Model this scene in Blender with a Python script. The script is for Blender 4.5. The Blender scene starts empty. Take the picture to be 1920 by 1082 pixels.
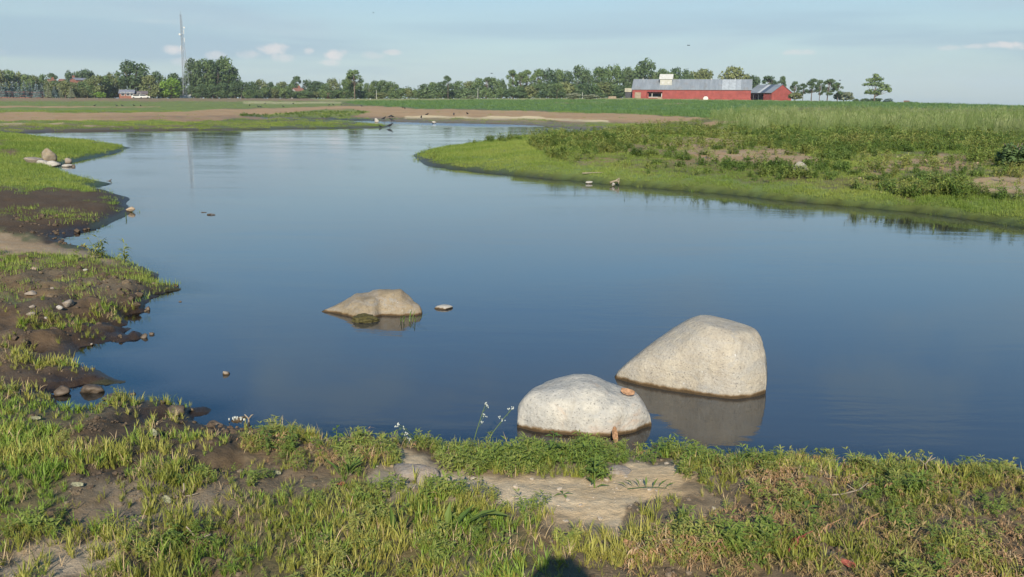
import bpy, bmesh, math, random
import numpy as np
from mathutils import Vector, Matrix

random.seed(7)
RNG = np.random.default_rng(11)
SC = bpy.context.scene
COL = SC.collection
R = math.radians

# ------------------------------------------------------------------ camera
F = 1663.0                      # focal length in pixels of the 1920 px wide photograph
EYE = 2.0                       # metres above the water
PITCH = math.atan((541 - 190) / F)
ROLL = R(0.45)
fw = Vector((0, math.cos(PITCH), -math.sin(PITCH)))
u0 = Vector((0, math.sin(PITCH), math.cos(PITCH)))
r0 = Vector((1, 0, 0))
rt = r0 * math.cos(ROLL) + u0 * math.sin(ROLL)
up = -r0 * math.sin(ROLL) + u0 * math.cos(ROLL)
cam = bpy.data.cameras.new('camera')
cam_ob = bpy.data.objects.new('camera', cam)
COL.objects.link(cam_ob)
cam.sensor_width = 36.0
cam.lens = 36.0 * F / 1920.0
cam.clip_start = 0.05
cam.clip_end = 9000
M = Matrix((rt, up, -fw)).transposed().to_4x4()
M.translation = Vector((0, 0, EYE))
cam_ob.matrix_world = M
SC.camera = cam_ob


def ray(px, py):
    d = fw + rt * ((px - 960) / F) + up * ((541 - py) / F)
    return d.normalized()


# ------------------------------------------------------------------ sun, sky
SUN_DIR = ray(1050, 1053)       # the way the light travels: the photographer's shadow lies there
SUN_EL = math.asin(-SUN_DIR.z)
to_sun = -SUN_DIR
sun = bpy.data.lights.new('sun', 'SUN')
sun.energy = 4.8
sun.angle = R(0.53)
sun.color = (1.0, 0.93, 0.81)
sun_ob = bpy.data.objects.new('sun', sun)
COL.objects.link(sun_ob)
sun_ob.rotation_euler = SUN_DIR.to_track_quat('-Z', 'Y').to_euler()
sun_ob.location = (0, -20, 40)

SC.view_settings.view_transform = 'Standard'
SC.view_settings.look = 'None'
SC.view_settings.exposure = 0.6
SC.view_settings.gamma = 1.0
SC.view_settings.use_curve_mapping = False
SC.cycles.use_denoising = True
SC.cycles.max_bounces = 8
SC.cycles.transparent_max_bounces = 8
SC.cycles.caustics_reflective = False
SC.cycles.caustics_refractive = False
SC.cycles.sample_clamp_indirect = 6.0


class NT:
    """tiny node helper"""
    def __init__(s, tree):
        s.t = tree
        s.n = tree.nodes
        s.l = tree.links

    def new(s, kind, **kw):
        nd = s.n.new(kind)
        for k, v in kw.items():
            if k.startswith('i_'):
                nd.inputs[k[2:].replace('_', ' ')].default_value = v
            else:
                setattr(nd, k, v)
        return nd

    def link(s, a, b):
        s.l.new(a, b)

    def val(s, x, sock):
        if hasattr(x, 'is_linked') or hasattr(x, 'links'):
            s.l.new(x, sock)
        else:
            sock.default_value = x

    def math(s, op, a, b=0.0, c=0.0, clamp=False):
        nd = s.n.new('ShaderNodeMath')
        nd.operation = op
        nd.use_clamp = clamp
        for i, x in enumerate((a, b, c)):
            s.val(x, nd.inputs[i])
        return nd.outputs[0]

    def ramp(s, x, lo, hi, smooth=True):
        nd = s.n.new('ShaderNodeMapRange')
        nd.interpolation_type = 'SMOOTHSTEP' if smooth else 'LINEAR'
        s.val(x, nd.inputs['Value'])
        nd.inputs['From Min'].default_value = lo
        nd.inputs['From Max'].default_value = hi
        return nd.outputs[0]

    def mix(s, f, a, b, mode='MIX'):
        nd = s.n.new('ShaderNodeMix')
        nd.data_type = 'RGBA'
        nd.blend_type = mode
        s.val(f, nd.inputs[0])
        for i, x in ((6, a), (7, b)):
            if isinstance(x, (tuple, list)):
                nd.inputs[i].default_value = tuple(x)[:3] + (1.0,)
            else:
                s.l.new(x, nd.inputs[i])
        return nd.outputs[2]

    def noise(s, vec, scale, detail=3, rough=0.55, dist=0.0, out=0):
        nd = s.n.new('ShaderNodeTexNoise')
        nd.inputs['Scale'].default_value = scale
        nd.inputs['Detail'].default_value = detail
        nd.inputs['Roughness'].default_value = rough
        nd.inputs['Distortion'].default_value = dist
        if vec is not None:
            s.l.new(vec, nd.inputs['Vector'])
        return nd.outputs[out]

    def mapping(s, vec, scale=(1, 1, 1), loc=(0, 0, 0), rot=(0, 0, 0)):
        nd = s.n.new('ShaderNodeMapping')
        nd.inputs['Scale'].default_value = scale
        nd.inputs['Location'].default_value = loc
        nd.inputs['Rotation'].default_value = rot
        s.l.new(vec, nd.inputs['Vector'])
        return nd.outputs[0]


SKY_K = 0.070
world = bpy.data.worlds.new('World')
SC.world = world
world.use_nodes = True
w = NT(world.node_tree)
w.n.clear()
sky = w.new('ShaderNodeTexSky', sky_type='NISHITA')
sky.sun_disc = False
sky.sun_elevation = SUN_EL
sky.sun_rotation = math.atan2(to_sun.x, to_sun.y)
sky.air_density = 1.0
sky.dust_density = 0.6
sky.ozone_density = 2.2
sky.altitude = 20
geo = w.new('ShaderNodeTexCoord')
dirv = geo.outputs['Generated']
sep = w.new('ShaderNodeSeparateXYZ')
w.link(dirv, sep.inputs[0])
el = w.math('ARCSINE', sep.outputs[2])
az = w.math('ARCTAN2', sep.outputs[0], sep.outputs[1])
comb = w.new('ShaderNodeCombineXYZ')
w.link(az, comb.inputs[0])
w.link(el, comb.inputs[1])
ae = comb.outputs[0]
# broad thin veil, thicker towards the horizon, drawn out sideways
veil_n = w.noise(w.mapping(ae, (2.4, 13, 1), (3.1, 0.4, 0)), 1.0, 5, 0.55, 0.4)
veil = w.ramp(veil_n, 0.46, 0.70)
veil_low = w.math('SUBTRACT', 1.0, w.ramp(el, 0.02, 0.60))
veil_f = w.math('MULTIPLY', w.math('MULTIPLY', veil, veil_low), 0.58)
base_f = w.math('MULTIPLY', w.math('SUBTRACT', 1.0, w.ramp(el, -0.02, 0.33)), 0.55)


def ck(r_, g_, b_):
    return (r_ / SKY_K / 1.52, g_ / SKY_K / 1.5, b_ / SKY_K / 1.5)


# air near the horizon and the thin veil
deep = w.mix(w.ramp(el, .14, .42), (1, 1, 1), (.54, 1.06, 1.32))
c0 = w.mix(1.0, sky.outputs[0], deep, 'MULTIPLY')
c1 = w.mix(base_f, c0, ck(0.36, 0.53, 0.625))
wis = w.ramp(w.noise(w.mapping(ae, (4.2, 9.5, 1), (1.3, 5.2, 0)), 1.0, 6, .6, .7), .50, .72)
wis_f = w.math('MULTIPLY', wis, w.math('MULTIPLY', w.ramp(el, .12, .20), w.math('SUBTRACT', 1.0, w.ramp(el, .5, 1.0))))
c1 = w.mix(w.math('MULTIPLY', wis_f, .50), c1, ck(0.47, 0.56, 0.66))
c1 = w.mix(1.0, c1, w.mix(w.ramp(el, .09, .2), (1, 1, 1), (.95, 1.16, 1.22)), 'MULTIPLY')
c2 = w.mix(veil_f, c1, ck(0.47, 0.575, 0.66))
# grey-blue low stratus bars on the right and along the horizon
bar_n = w.noise(w.mapping(ae, (2.0, 22, 1), (9.3, 2.0, 0)), 1.0, 4, 0.5, 0.3)
bar = w.math('MULTIPLY', w.ramp(bar_n, 0.47, 0.68), w.math('SUBTRACT', 1.0, w.ramp(el, 0.05, 0.13)))
c3 = w.mix(w.math('MULTIPLY', bar, 0.5), c2, ck(0.31, 0.43, 0.575))


def azel(px, py):
    d = ray(px, py)
    return math.atan2(d.x, d.y), math.asin(d.z)


# small cumulus heads low over the left horizon and the far right
edge_n = w.noise(w.mapping(ae, (60, 75, 1)), 1.0, 5, 0.62, 0.5)
edge = w.math('MULTIPLY', w.math('SUBTRACT', edge_n, 0.5), 2.6)
cloud = None
for (cx, cy, hw, hh, k) in ((328, 94, 24, 9, .85), (403, 104, 20, 10, .55), (350, 116, 24, 9, .35), (470, 102, 24, 9, .5),
                            (513, 92, 34, 12, .8), (528, 108, 24, 9, .5), (580, 96, 12, 7, .6), (628, 104, 22, 11, .9),
                            (618, 117, 22, 8, .6), (645, 98, 14, 6, .5), (735, 98, 22, 6, .6), (700, 104, 26, 8, .3), (1500, 98, 34, 6, .45),
                            (1888, 84, 40, 6, .8), (1830, 87, 24, 5, .5), (1960, 88, 60, 8, .7), (1780, 90, 24, 5, .35),
                            (300, 40, 70, 5, .12), (-120, 90, 90, 14, .5), (2150, 95, 90, 12, .6)):
    a0, e0 = azel(cx, cy)
    dx = w.math('MULTIPLY', w.math('SUBTRACT', az, a0), F / hw)
    dy = w.math('MULTIPLY', w.math('SUBTRACT', el, e0), F / hh)
    rr = w.math('ADD', w.math('MULTIPLY', dx, dx), w.math('MULTIPLY', dy, dy))
    m = w.math('SUBTRACT', 1.1, w.math('ADD', rr, edge))
    m = w.math('MULTIPLY', w.ramp(m, 0.0, 1.3), k)
    cloud = m if cloud is None else w.math('MAXIMUM', cloud, m)
c4 = w.mix(cloud, c3, ck(0.80, 0.76, 0.74))
bg = w.new('ShaderNodeBackground')
bg.inputs['Strength'].default_value = SKY_K
w.link(c4, bg.inputs['Color'])
wo = w.new('ShaderNodeOutputWorld')
w.link(bg.outputs[0], wo.inputs['Surface'])


# ------------------------------------------------------------------ numpy helpers
def _hash(ix, iy, seed):
    h = (ix.astype(np.int64) * 374761393 + iy.astype(np.int64) * 668265263 + seed * 1442695041) & 0xffffffff
    h = ((h ^ (h >> 13)) * 1274126177) & 0xffffffff
    h = (h ^ (h >> 16)) & 0xffffffff
    return h / 4294967295.0


def vnoise(x, y, seed=0):
    ix = np.floor(x); iy = np.floor(y)
    fx = x - ix; fy = y - iy
    fx = fx * fx * fx * (fx * (fx * 6 - 15) + 10)
    fy = fy * fy * fy * (fy * (fy * 6 - 15) + 10)
    a = _hash(ix, iy, seed); b = _hash(ix + 1, iy, seed)
    c = _hash(ix, iy + 1, seed); d = _hash(ix + 1, iy + 1, seed)
    return (a * (1 - fx) + b * fx) * (1 - fy) + (c * (1 - fx) + d * fx) * fy


def fbm(x, y, octv=4, seed=0, gain=0.5):
    s = 0; a = 1; t = 0
    ca, sa = math.cos(0.6), math.sin(0.6)
    for o in range(octv):
        s = s + a * vnoise(x, y, seed + o * 17)
        t += a
        a *= gain
        x, y = (x * ca - y * sa) * 2.03 + 5.2, (x * sa + y * ca) * 2.03 + 1.7
    return s / t


def noise3(p, freq, seed=0, octv=3):
    """cheap 3-D noise for stones, -0.5..0.5"""
    x, y, z = p[:, 0] * freq, p[:, 1] * freq, p[:, 2] * freq
    return (fbm(x + 31, y + z * 0.37, octv, seed) + fbm(y + 7, z - x * 0.41, octv, seed + 3) + fbm(z + 3, x + y * 0.29, octv, seed + 7)) / 3 - 0.5


def smooth(a, b, x):
    t = np.clip((x - a) / (b - a), 0, 1)
    return t * t * (3 - 2 * t)


RT, UP, FW = np.array(rt), np.array(up), np.array(fw)


def to_px(x, y, z):
    P = np.stack([x, y, z - EYE], -1)
    dep = P @ FW
    ok = dep > 0.25
    dd = np.where(ok, dep, 0.25)
    px = 960 + F * (P @ RT) / dd
    py = 541 - F * (P @ UP) / dd
    return np.where(ok, px, 960 + np.sign(x) * 5000), np.where(ok, py, 4000.0)


def poly_sd(x, y, poly):
    """signed distance, positive inside"""
    P = np.asarray(poly, float)
    A = P; B = np.roll(P, -1, 0)
    out = np.empty(x.shape[0])
    CH = 16384
    E = B - A
    EL = (E ** 2).sum(1) + 1e-12
    for s in range(0, x.shape[0], CH):
        X = x[s:s + CH, None]; Y = y[s:s + CH, None]
        t = np.clip(((X - A[:, 0]) * E[:, 0] + (Y - A[:, 1]) * E[:, 1]) / EL, 0, 1)
        d = np.sqrt(((X - A[:, 0] - t * E[:, 0]) ** 2 + (Y - A[:, 1] - t * E[:, 1]) ** 2).min(1))
        cr = ((A[:, 1] > Y) != (B[:, 1] > Y))
        ey = np.where(np.abs(E[:, 1]) < 1e-12, 1e-12, E[:, 1])
        xi = A[:, 0] + (Y - A[:, 1]) / ey * E[:, 0]
        ins = (cr & (X < xi)).sum(1) % 2 == 1
        out[s:s + CH] = np.where(ins, d, -d)
    return out


def gz(px, py, z=0.0):
    d = ray(px, py)
    t = (z - EYE) / d.z
    return d.x * t, d.y * t


# ------------------------------------------------------------------ the pond's outline, on the water plane
POND_PX = [(28, 251), (100, 247), (200, 246), (300, 245), (480, 243), (600, 241), (700, 239.5), (737, 238), (715, 234), (690, 231.5),
           (650, 228.5), (600, 226.3), (565, 224.6), (540, 223.2), (565, 222.6), (620, 223.5), (690, 226), (740, 229), (800, 230.2),
           (850, 231.2), (950, 233.5), (1000, 235.5), (1060, 239.5), (1100, 243), (1135, 246.5), (1080, 251), (1020, 257), (960, 262.5),
           (900, 269.5), (840, 277), (800, 283.5), (778, 290), (785, 300), (800, 308), (830, 313), (880, 319), (940, 326), (1000, 332),
           (1060, 338), (1120, 344), (1180, 348), (1250, 355), (1340, 362.5), (1430, 372), (1530, 381), (1640, 390.5), (1740, 401),
           (1850, 415), (1920, 426), (2100, 450), (2400, 494), (3000, 585), (3000, 1060), (2400, 985), (2100, 925), (1920, 893), (1800, 886),
           (1700, 882), (1600, 874), (1500, 865), (1440, 858), (1360, 853), (1300, 848), (1200, 842), (1100, 840), (1000, 840), (900, 840),
           (840, 838), (780, 836), (740, 831), (700, 827), (640, 823), (560, 816), (520, 813), (480, 808), (440, 805), (400, 803),
           (360, 797), (340, 787), (355, 778), (392, 768), (350, 762), (300, 755), (260, 758), (215, 754), (190, 762), (130, 768),
           (92, 750), (84, 736), (120, 726), (160, 722), (195, 724), (232, 718), (195, 702), (170, 690), (150, 677), (140, 662),
           (155, 650), (190, 648), (240, 643), (257, 630), (240, 605), (225, 596), (240, 588), (275, 583), (262, 572), (270, 560),
           (300, 552), (350, 544), (335, 535), (300, 528), (285, 518), (260, 500), (245, 492), (200, 478), (170, 466), (130, 456),
           (116, 447), (150, 434), (200, 420), (238, 402), (248, 393), (230, 382), (242, 371), (225, 366), (185, 355), (170, 352),
           (207, 345), (170, 338), (135, 328), (110, 318), (128, 308), (150, 302), (200, 290), (222, 285), (244, 277), (190, 270),
           (120, 262), (60, 255.5)]
POND = [gz(a, b) for a, b in POND_PX]

# ground cover map: (outline, feather, albedo, plant density, plant kinds, clod height).  kinds: 0 bright grass 1 yellow grass
# 2 wilted weed 3 leafy weed 4 feathery weed 5 turf 6 tall seeding grass 7 nettles 8 crop 9 dry blade
SOIL_FAR = (.255, .178, .108)
ZONES = [
    # far left meadow, headland, crop, soil band, pale beach
    ([(-900, 176), (640, 182), (640, 200), (440, 204), (-900, 204)], 2, (.105, .14, .04), .5, {5: 1}, 0),
    ([(-900, 176), (560, 182), (650, 190), (560, 190), (450, 190.5), (0, 190), (-900, 188)], 2, (.155, .12, .072), .5, {5: 1}, 0),
    ([(455, 190), (560, 191), (640, 191.5), (640, 194), (520, 195), (455, 194)], 1, (.24, .24, .14), .5, {5: 1}, 0),
    ([(-900, 198.5), (140, 199.5), (300, 200), (300, 201.5), (140, 201.5), (-900, 200.5)], .6, SOIL_FAR, 0, {5: 1}, 0),
    ([(-900, 201.5), (400, 202.5), (440, 207), (380, 211), (-900, 211)], 1, (.105, .145, .04), .5, {5: 1}, 0),
    ([(-900, 210.5), (300, 211), (440, 204.5), (560, 201), (690, 198.5), (800, 205), (1000, 209), (1180, 214), (1340, 222), (1430, 226),
      (1430, 242), (1250, 242), (1140, 236), (1000, 224), (900, 222), (720, 222), (640, 220), (600, 222), (450, 224), (400, 227),
      (0, 227.5), (-900, 226)], 1.2, SOIL_FAR, .03, {5: 1}, .3),
    ([(640, 191), (690, 189), (900, 187), (1190, 186.5), (1500, 190), (2900, 204), (2900, 250), (1920, 222), (1700, 212), (1500, 210),
      (1400, 213), (1345, 221), (1180, 213), (1000, 208), (800, 204), (690, 198)], 1, (.06, .115, .035), .9, {8: 1}, 0),
    ([(560, 181), (1180, 180), (1500, 186), (1620, 190), (1500, 190.5), (1190, 187), (900, 187.7), (680, 189.5), (600, 188)], .8, (.175, .19, .075), .4, {5: 1}, 0),
    ([(1040, 192), (1150, 191), (1150, 194), (1040, 194)], 1.5, (.17, .15, .08), .2, {8: 1}, 0),
    ([(1245, 194), (1290, 193.5), (1290, 196), (1245, 196)], 1.5, (.19, .15, .09), .2, {8: 1}, 0),
    ([(760, 219), (900, 218), (1010, 220), (1140, 226), (1140, 229.5), (1000, 225), (880, 222.5), (760, 223)], 1.3, (.44, .37, .25), 0, {5: 1}, 0),
    ([(690, 224.5), (900, 223), (1010, 226.5), (1150, 231), (1350, 231), (1360, 240), (1150, 250), (1000, 238), (900, 234), (740, 231)], 1, (.22, .18, .10), .12, {5: 1}, 0),
    ([(1100, 229), (1190, 231), (1190, 235), (1100, 235)], 1.6, (.17, .19, .06), .3, {5: 1}, 0),
    ([(600, 207), (660, 206), (690, 210), (670, 216), (650, 220), (580, 222), (500, 221), (480, 217)], 1.6, (.12, .145, .045), .5, {5: .6, 7: .4}, 0),
    ([(450, 215), (500, 215), (500, 219), (450, 219)], 1.5, (.09, .12, .04), .7, {7: 1}, 0),
    # low spit before the back channel
    ([(-900, 227), (0, 227.5), (300, 226.5), (450, 229), (560, 228), (650, 231), (750, 238), (480, 247), (0, 256), (-900, 256)], 1, (.14, .125, .055), .5, {5: 1}, 0),
    ([(-900, 227), (0, 228), (200, 227), (420, 229), (420, 232), (100, 232), (-900, 232)], 1.4, (.10, .135, .04), .7, {5: 1}, 0),
    ([(-100, 231), (120, 231.5), (120, 234), (-100, 234)], 1.5, (.28, .23, .15), .1, {5: 1}, 0),
    ([(150, 235), (210, 234.5), (210, 237), (150, 237)], 1.5, (.28, .23, .15), .1, {5: 1}, 0),
    ([(420, 231), (640, 232), (740, 237), (480, 243), (420, 242)], 1.5, (.12, .135, .04), .6, {5: 1}, 0),
    ([(-200, 240), (100, 239), (330, 242), (330, 247), (-200, 255)], 1.5, (.15, .12, .07), .2, {5: 1}, 0),
    # right peninsula
    ([(765, 290), (960, 258), (1130, 242), (1340, 222), (1500, 200), (2900, 225), (2900, 700), (1920, 432), (1500, 386), (1180, 354), (900, 326)],
     4, (.10, .095, .042), .66, {5: .92, 3: .06, 7: .02}, .5),
    ([(1330, 222), (1400, 206), (1500, 204), (2900, 222), (2900, 290), (1920, 258), (1700, 254), (1500, 252), (1420, 248), (1350, 240)], 3,
     (.12, .13, .055), 1, {6: .55, 5: .45}, .3),
    ([(1380, 250), (1500, 246), (1920, 252), (2900, 290), (2900, 330), (1920, 288), (1750, 284), (1560, 290), (1500, 276), (1400, 268)], 5,
     (.075, .095, .035), .68, {7: .10, 3: .12, 5: .78}, .3),
    ([(1030, 255), (1330, 240), (1400, 250), (1480, 275), (1300, 310), (1180, 285), (1060, 275)], 5, (.15, .125, .07), .40, {7: .04, 3: .1, 5: .86}, .4),
    ([(1270, 283), (1380, 278), (1490, 284), (1540, 300), (1440, 306), (1330, 296)], 4, (.24, .175, .115), .1, {3: .5, 5: .5}, .4),
    ([(1240, 268), (1330, 262), (1400, 262), (1420, 270), (1320, 277), (1250, 276)], 3, (.24, .175, .115), .1, {3: .5, 5: .5}, .4),
    ([(1330, 228), (1400, 226), (1390, 236), (1300, 240)], 2, SOIL_FAR, .05, {5: 1}, .4),
    ([(1590, 314), (1660, 300), (1760, 290), (1860, 296), (1860, 312), (1740, 318), (1660, 330)], 4, (.22, .16, .105), .16, {3: .6, 5: .4}, .4),
    ([(1800, 345), (1880, 330), (2100, 330), (2100, 370), (1900, 362), (1820, 356)], 4, (.25, .19, .125), .1, {3: .5, 5: .5}, .4),
    ([(1080, 300), (1190, 300), (1190, 305), (1080, 305)], 4, (.16, .13, .07), .4, {5: 1}, .4),
    ([(765, 290), (900, 268), (985, 266), (1040, 300), (1180, 322), (1500, 345), (1920, 388), (2900, 560), (2900, 700), (1920, 432),
      (1500, 386), (1180, 354), (900, 326)], 6, (.10, .135, .036), .97, {5: 1}, .4),
    # left spit, mud bays and shelf
    ([(-900, 240), (0, 246), (250, 276), (140, 312), (215, 345), (195, 354), (60, 350), (-900, 352)], 4, (.09, .13, .03), .97, {5: 1}, .5),
    ([(-60, 258), (30, 262), (20, 270), (-60, 270)], 4, (.12, .09, .06), .3, {5: 1}, .5),
    ([(-60, 280), (36, 280), (30, 286), (-60, 286)], 3, (.12, .09, .06), .4, {5: 1}, .5),
    ([(-900, 350), (60, 352), (190, 356), (260, 370), (260, 395), (130, 447), (0, 441), (-900, 441)], 5, (.062, .043, .027), .1, {1: .7, 9: .3}, 1.0),
    ([(-900, 437), (0, 441), (110, 450), (250, 495), (205, 500), (120, 490), (60, 480), (-900, 470)], 4, (.25, .19, .13), .10, {3: .5, 1: .5}, .5),
    ([(-900, 468), (60, 480), (120, 492), (250, 497), (300, 525), (290, 545), (160, 562), (-900, 562)], 8, (.10, .075, .048), .42, {1: .55, 0: .35, 9: .1}, 1.9),
    ([(-900, 562), (160, 562), (300, 545), (360, 540), (290, 600), (270, 645), (150, 655), (-900, 660)], 8, (.072, .051, .034), .36, {1: .6, 0: .25, 9: .15}, 2.1),
    ([(-900, 648), (130, 645), (200, 647), (150, 668), (120, 692), (-900, 705)], 8, (.12, .09, .064), .16, {1: .8, 9: .2}, .7),
    ([(-900, 695), (140, 668), (240, 715), (120, 728), (80, 742), (-900, 742)], 8, (.085, .06, .04), .5, {1: .65, 0: .2, 9: .15}, 1.2),
    # foreground
    ([(-900, 738), (90, 742), (200, 745), (400, 760), (480, 795), (700, 815), (1000, 820), (1440, 840), (1920, 870), (3200, 1000), (3200, 4200),
      (-3200, 4200), (-3200, 738)], 6, (.115, .088, .058), .68, {1: .45, 0: .17, 4: .2, 3: .08, 9: .1}, .8),
    ([(-900, 745), (200, 750), (190, 800), (120, 830), (110, 930), (70, 1000), (-900, 1020)], 25, (.10, .085, .045), .98, {0: .75, 1: .25}, .8),
    ([(110, 790), (260, 755), (400, 765), (480, 805), (440, 870), (320, 915), (170, 910), (120, 850)], 20, (.062, .046, .031), .46, {1: .5, 0: .4, 9: .1}, 1.6),
    ([(330, 800), (370, 785), (430, 797), (490, 803), (520, 812), (470, 826), (380, 822), (330, 812)], 6, (.06, .045, .03), .10, {1: 1}, 1.0),
    ([(180, 935), (330, 905), (420, 930), (380, 975), (300, 1000), (200, 990), (130, 1000)], 16, (.15, .12, .088), .22, {1: .7, 4: .2, 9: .1}, .5),
    ([(40, 1050), (140, 1000), (220, 1030), (240, 1082), (0, 1120)], 16, (.29, .235, .175), .35, {1: .8, 9: .2}, .6),
    ([(490, 930), (640, 900), (860, 915), (960, 960), (1000, 1010), (1020, 1200), (440, 1200), (440, 1010)], 25, (.10, .088, .046), .95, {1: .52, 0: .22, 4: .16, 3: .05, 9: .05}, .5),
    ([(490, 812), (700, 826), (720, 860), (660, 900), (520, 900), (480, 850)], 14, (.12, .09, .06), .72, {3: .3, 1: .4, 2: .2, 9: .1}, 1),
    ([(1300, 845), (1920, 872), (3200, 1020), (3200, 4200), (1080, 4200), (1180, 1010), (1330, 930), (1320, 880)], 25, (.105, .082, .056), .84,
     {2: .36, 1: .22, 3: .14, 4: .18, 9: .10}, .8),
    ([(1400, 1040), (1560, 1010), (1700, 1040), (1700, 1200), (1400, 1200)], 18, (.10, .08, .056), .66, {2: .4, 1: .4, 4: .2}, .6),
    ([(780, 832), (1440, 842), (1920, 874), (2600, 960), (2600, 985), (1920, 910), (1440, 885), (1250, 872), (1180, 872), (1000, 892), (860, 866)], 8,
     (.11, .09, .055), .95, {3: .24, 1: .40, 2: .18, 0: .12, 9: .06}, .8),
    ([(690, 910), (715, 858), (850, 850), (1000, 880), (1180, 850), (1300, 872), (1380, 935), (1320, 1010), (1150, 1015), (1000, 985), (880, 945), (760, 940)], 22, (.185, .15, .108), .42, {1: .55, 3: .3, 9: .15}, .6),
    ([(715, 905), (735, 865), (770, 855), (850, 865), (900, 884), (1000, 895), (1090, 880), (1180, 870), (1250, 888), (1300, 930), (1260, 975),
      (1150, 985), (1000, 962), (900, 925), (800, 922)], 20, (.40, .315, .215), .06, {1: .5, 3: .5}, .3),
    ([(850, 866), (920, 850), (1150, 850), (1185, 868), (1120, 893), (1000, 897), (900, 885)], 10, (.20, .165, .12), .85, {3: .5, 1: .35, 0: .15}, .5),
    ([(700, 875), (740, 865), (745, 900), (890, 905), (960, 925), (900, 935), (760, 925), (700, 905)], 10, (.25, .205, .15), .12, {1: 1}, .5),
    ([(1170, 945), (1300, 930), (1330, 975), (1240, 1005), (1150, 990)], 12, (.14, .11, .078), .2, {1: 1}, .6),
]
NK = 10


def horizon_px(x, y):
    z0 = np.full(x.shape, EYE)
    return to_px(x, y, z0)


_GX = np.array([-3000, -900, 0, 700, 1180, 1500, 1700, 1920, 2300, 3000, 6000.])
_GREL = np.array([.5, .5, .5, -3.0, -8.0, -5.4, -2.8, 1.6, 6, 10, 10])     # crest line above/below eye level, px
_GR = np.array([380, 380, 380, 370, 335, 330, 270, 175, 130, 110, 110.])    # its distance


def base_height(x, y):
    """ground without small relief; also the signed distance to the water's edge"""
    r = np.hypot(x, y) + 1e-6
    d = -poly_sd(x, y, POND)
    amp = np.clip(.04 + .0065 * r, 0, .40)
    fr = 1.0 / np.clip(.22 + .03 * r, .22, 2.5)
    d = d + amp * 2 * (fbm(x * fr, y * fr, 3, 5) - .5)
    px, _ = horizon_px(x, y)
    L2 = np.where(r < 50, 4.0, 4.0 + (r - 50) * .8)
    dl = np.maximum(d, 0)
    lip = .085 + .075 * smooth(11, 16, r) * (1 - smooth(44, 60, r)) * smooth(1000, 1300, px + 300 * (x > 0)) 
    zl = lip * (1 - np.exp(-dl / .20)) + .36 * (1 - np.exp(-dl / L2))
    Rb = np.interp(px, _GX, _GR)
    zb = EYE - np.interp(px, _GX, _GREL) / F * Rb
    rs = np.interp(px, [700, 1100, 1500, 2000], [98, 92, 55, 42])
    t = np.clip((r - rs) / (Rb - rs), 0, 1)
    front = y > 0
    zf = np.where(front, (zb - .42) * (t * .8 + .2 * t * t), 0)
    zf = zf - np.where(front & (r > Rb), np.clip((r - Rb) * .006, 0, 5.5), 0)
    zw = -.55 * (1 - np.exp(np.minimum(d, 0) / .9))
    z = np.where(d > 0, zl + zf, zw)
    return z, d, r


def ground(x, y, full=True):
    z, d, r = base_height(x, y)
    px, py = to_px(x, y, np.maximum(z, 0))
    N = x.shape[0]
    col = np.tile(np.array([.11, .11, .05]), (N, 1))
    den = np.full(N, .5)
    K = np.zeros((N, NK)); K[:, 5] = 1
    clod = np.full(N, .4)
    wx = px + (fbm(px * .02, py * .05, 3, 21) - .5) * np.clip((py - 180) * .32, 1, 60)
    wy = py + (fbm(px * .02 + 9, py * .05, 3, 22) - .5) * np.clip((py - 180) * .13, .4, 30)
    # fine raggedness laid out on the ground itself
    fr = 1.0 / np.clip(.1 + .02 * r, .1, 3)
    rag = (fbm(x * fr, y * fr, 3, 33) - .5)
    for (pl, fe, c, dn, kd, cl) in ZONES:
        a = np.asarray(pl)
        bx0, by0 = a.min(0) - 60; bx1, by1 = a.max(0) + 60
        idx = np.nonzero((wx > bx0) & (wx < bx1) & (wy > by0) & (wy < by1))[0]
        if idx.size == 0:
            continue
        s = poly_sd(wx[idx], wy[idx], pl) + rag[idx] * fe * 2.4
        m = smooth(-fe * .6, fe * .6, s)
        col[idx] += (np.array(c) * np.array([1.22, 1.13, .98]) - col[idx]) * m[:, None]
        den[idx] += (dn - den[idx]) * m
        kk = np.zeros(NK)
        for k, v in kd.items():
            kk[k] = v
        K[idx] += (kk - K[idx]) * m[:, None]
        clod[idx] += (cl - clod[idx]) * m
    near = np.clip(1 - r / 22, 0, 1)
    lump = (fbm(x * 2.6, y * 2.6, 4, 51) - .5) * .115 + (fbm(x * 9, y * 9, 3, 52) - .5) * .036
    lump += (fbm(x * 27, y * 27, 2, 58) - .5) * .030 * np.clip(1 - r / 9, 0, 1)
    lump += -np.maximum(vnoise(x * 5.1, y * 5.1, 57) - .66, 0) * .11
    z = z + lump * clod * np.sqrt(near) * np.where(d > -.6, 1, .3)
    z = z + (fbm(x * .5, y * .5, 3, 53) - .5) * np.clip(.10 + .0015 * r, 0, .4) * smooth(.2, 3, d)
    return z, d, r, col, den, K


def gzz(x, y):
    return float(ground(np.array([x]), np.array([y]))[0][0])


def gp(px, py):
    """where the pixel's line of sight meets the ground"""
    d = ray(px, py)
    z = 0.0
    x = y = 0
    for i in range(14):
        t = (z - EYE) / min(d.z, -1e-3)
        x, y = d.x * t, d.y * t
        z += (max(gzz(x, y), -.02) - z) * .6
    return Vector((x, y, z))


def at(px, rr):
    """point on the ground at azimuth of px and distance rr"""
    d = ray(px, 187)
    h = math.hypot(d.x, d.y)
    x, y = d.x / h * rr, d.y / h * rr
    return Vector((x, y, gzz(x, y)))


def z_at(px, py, rr):
    d = ray(px, py)
    return EYE + d.z / math.hypot(d.x, d.y) * rr


# ------------------------------------------------------------------ mesh helpers
def tag(o, label=None, cat=None, group=None, kind=None):
    if label: o['label'] = label
    if cat: o['category'] = cat
    if group: o['group'] = group
    if kind: o['kind'] = kind
    return o


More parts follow.
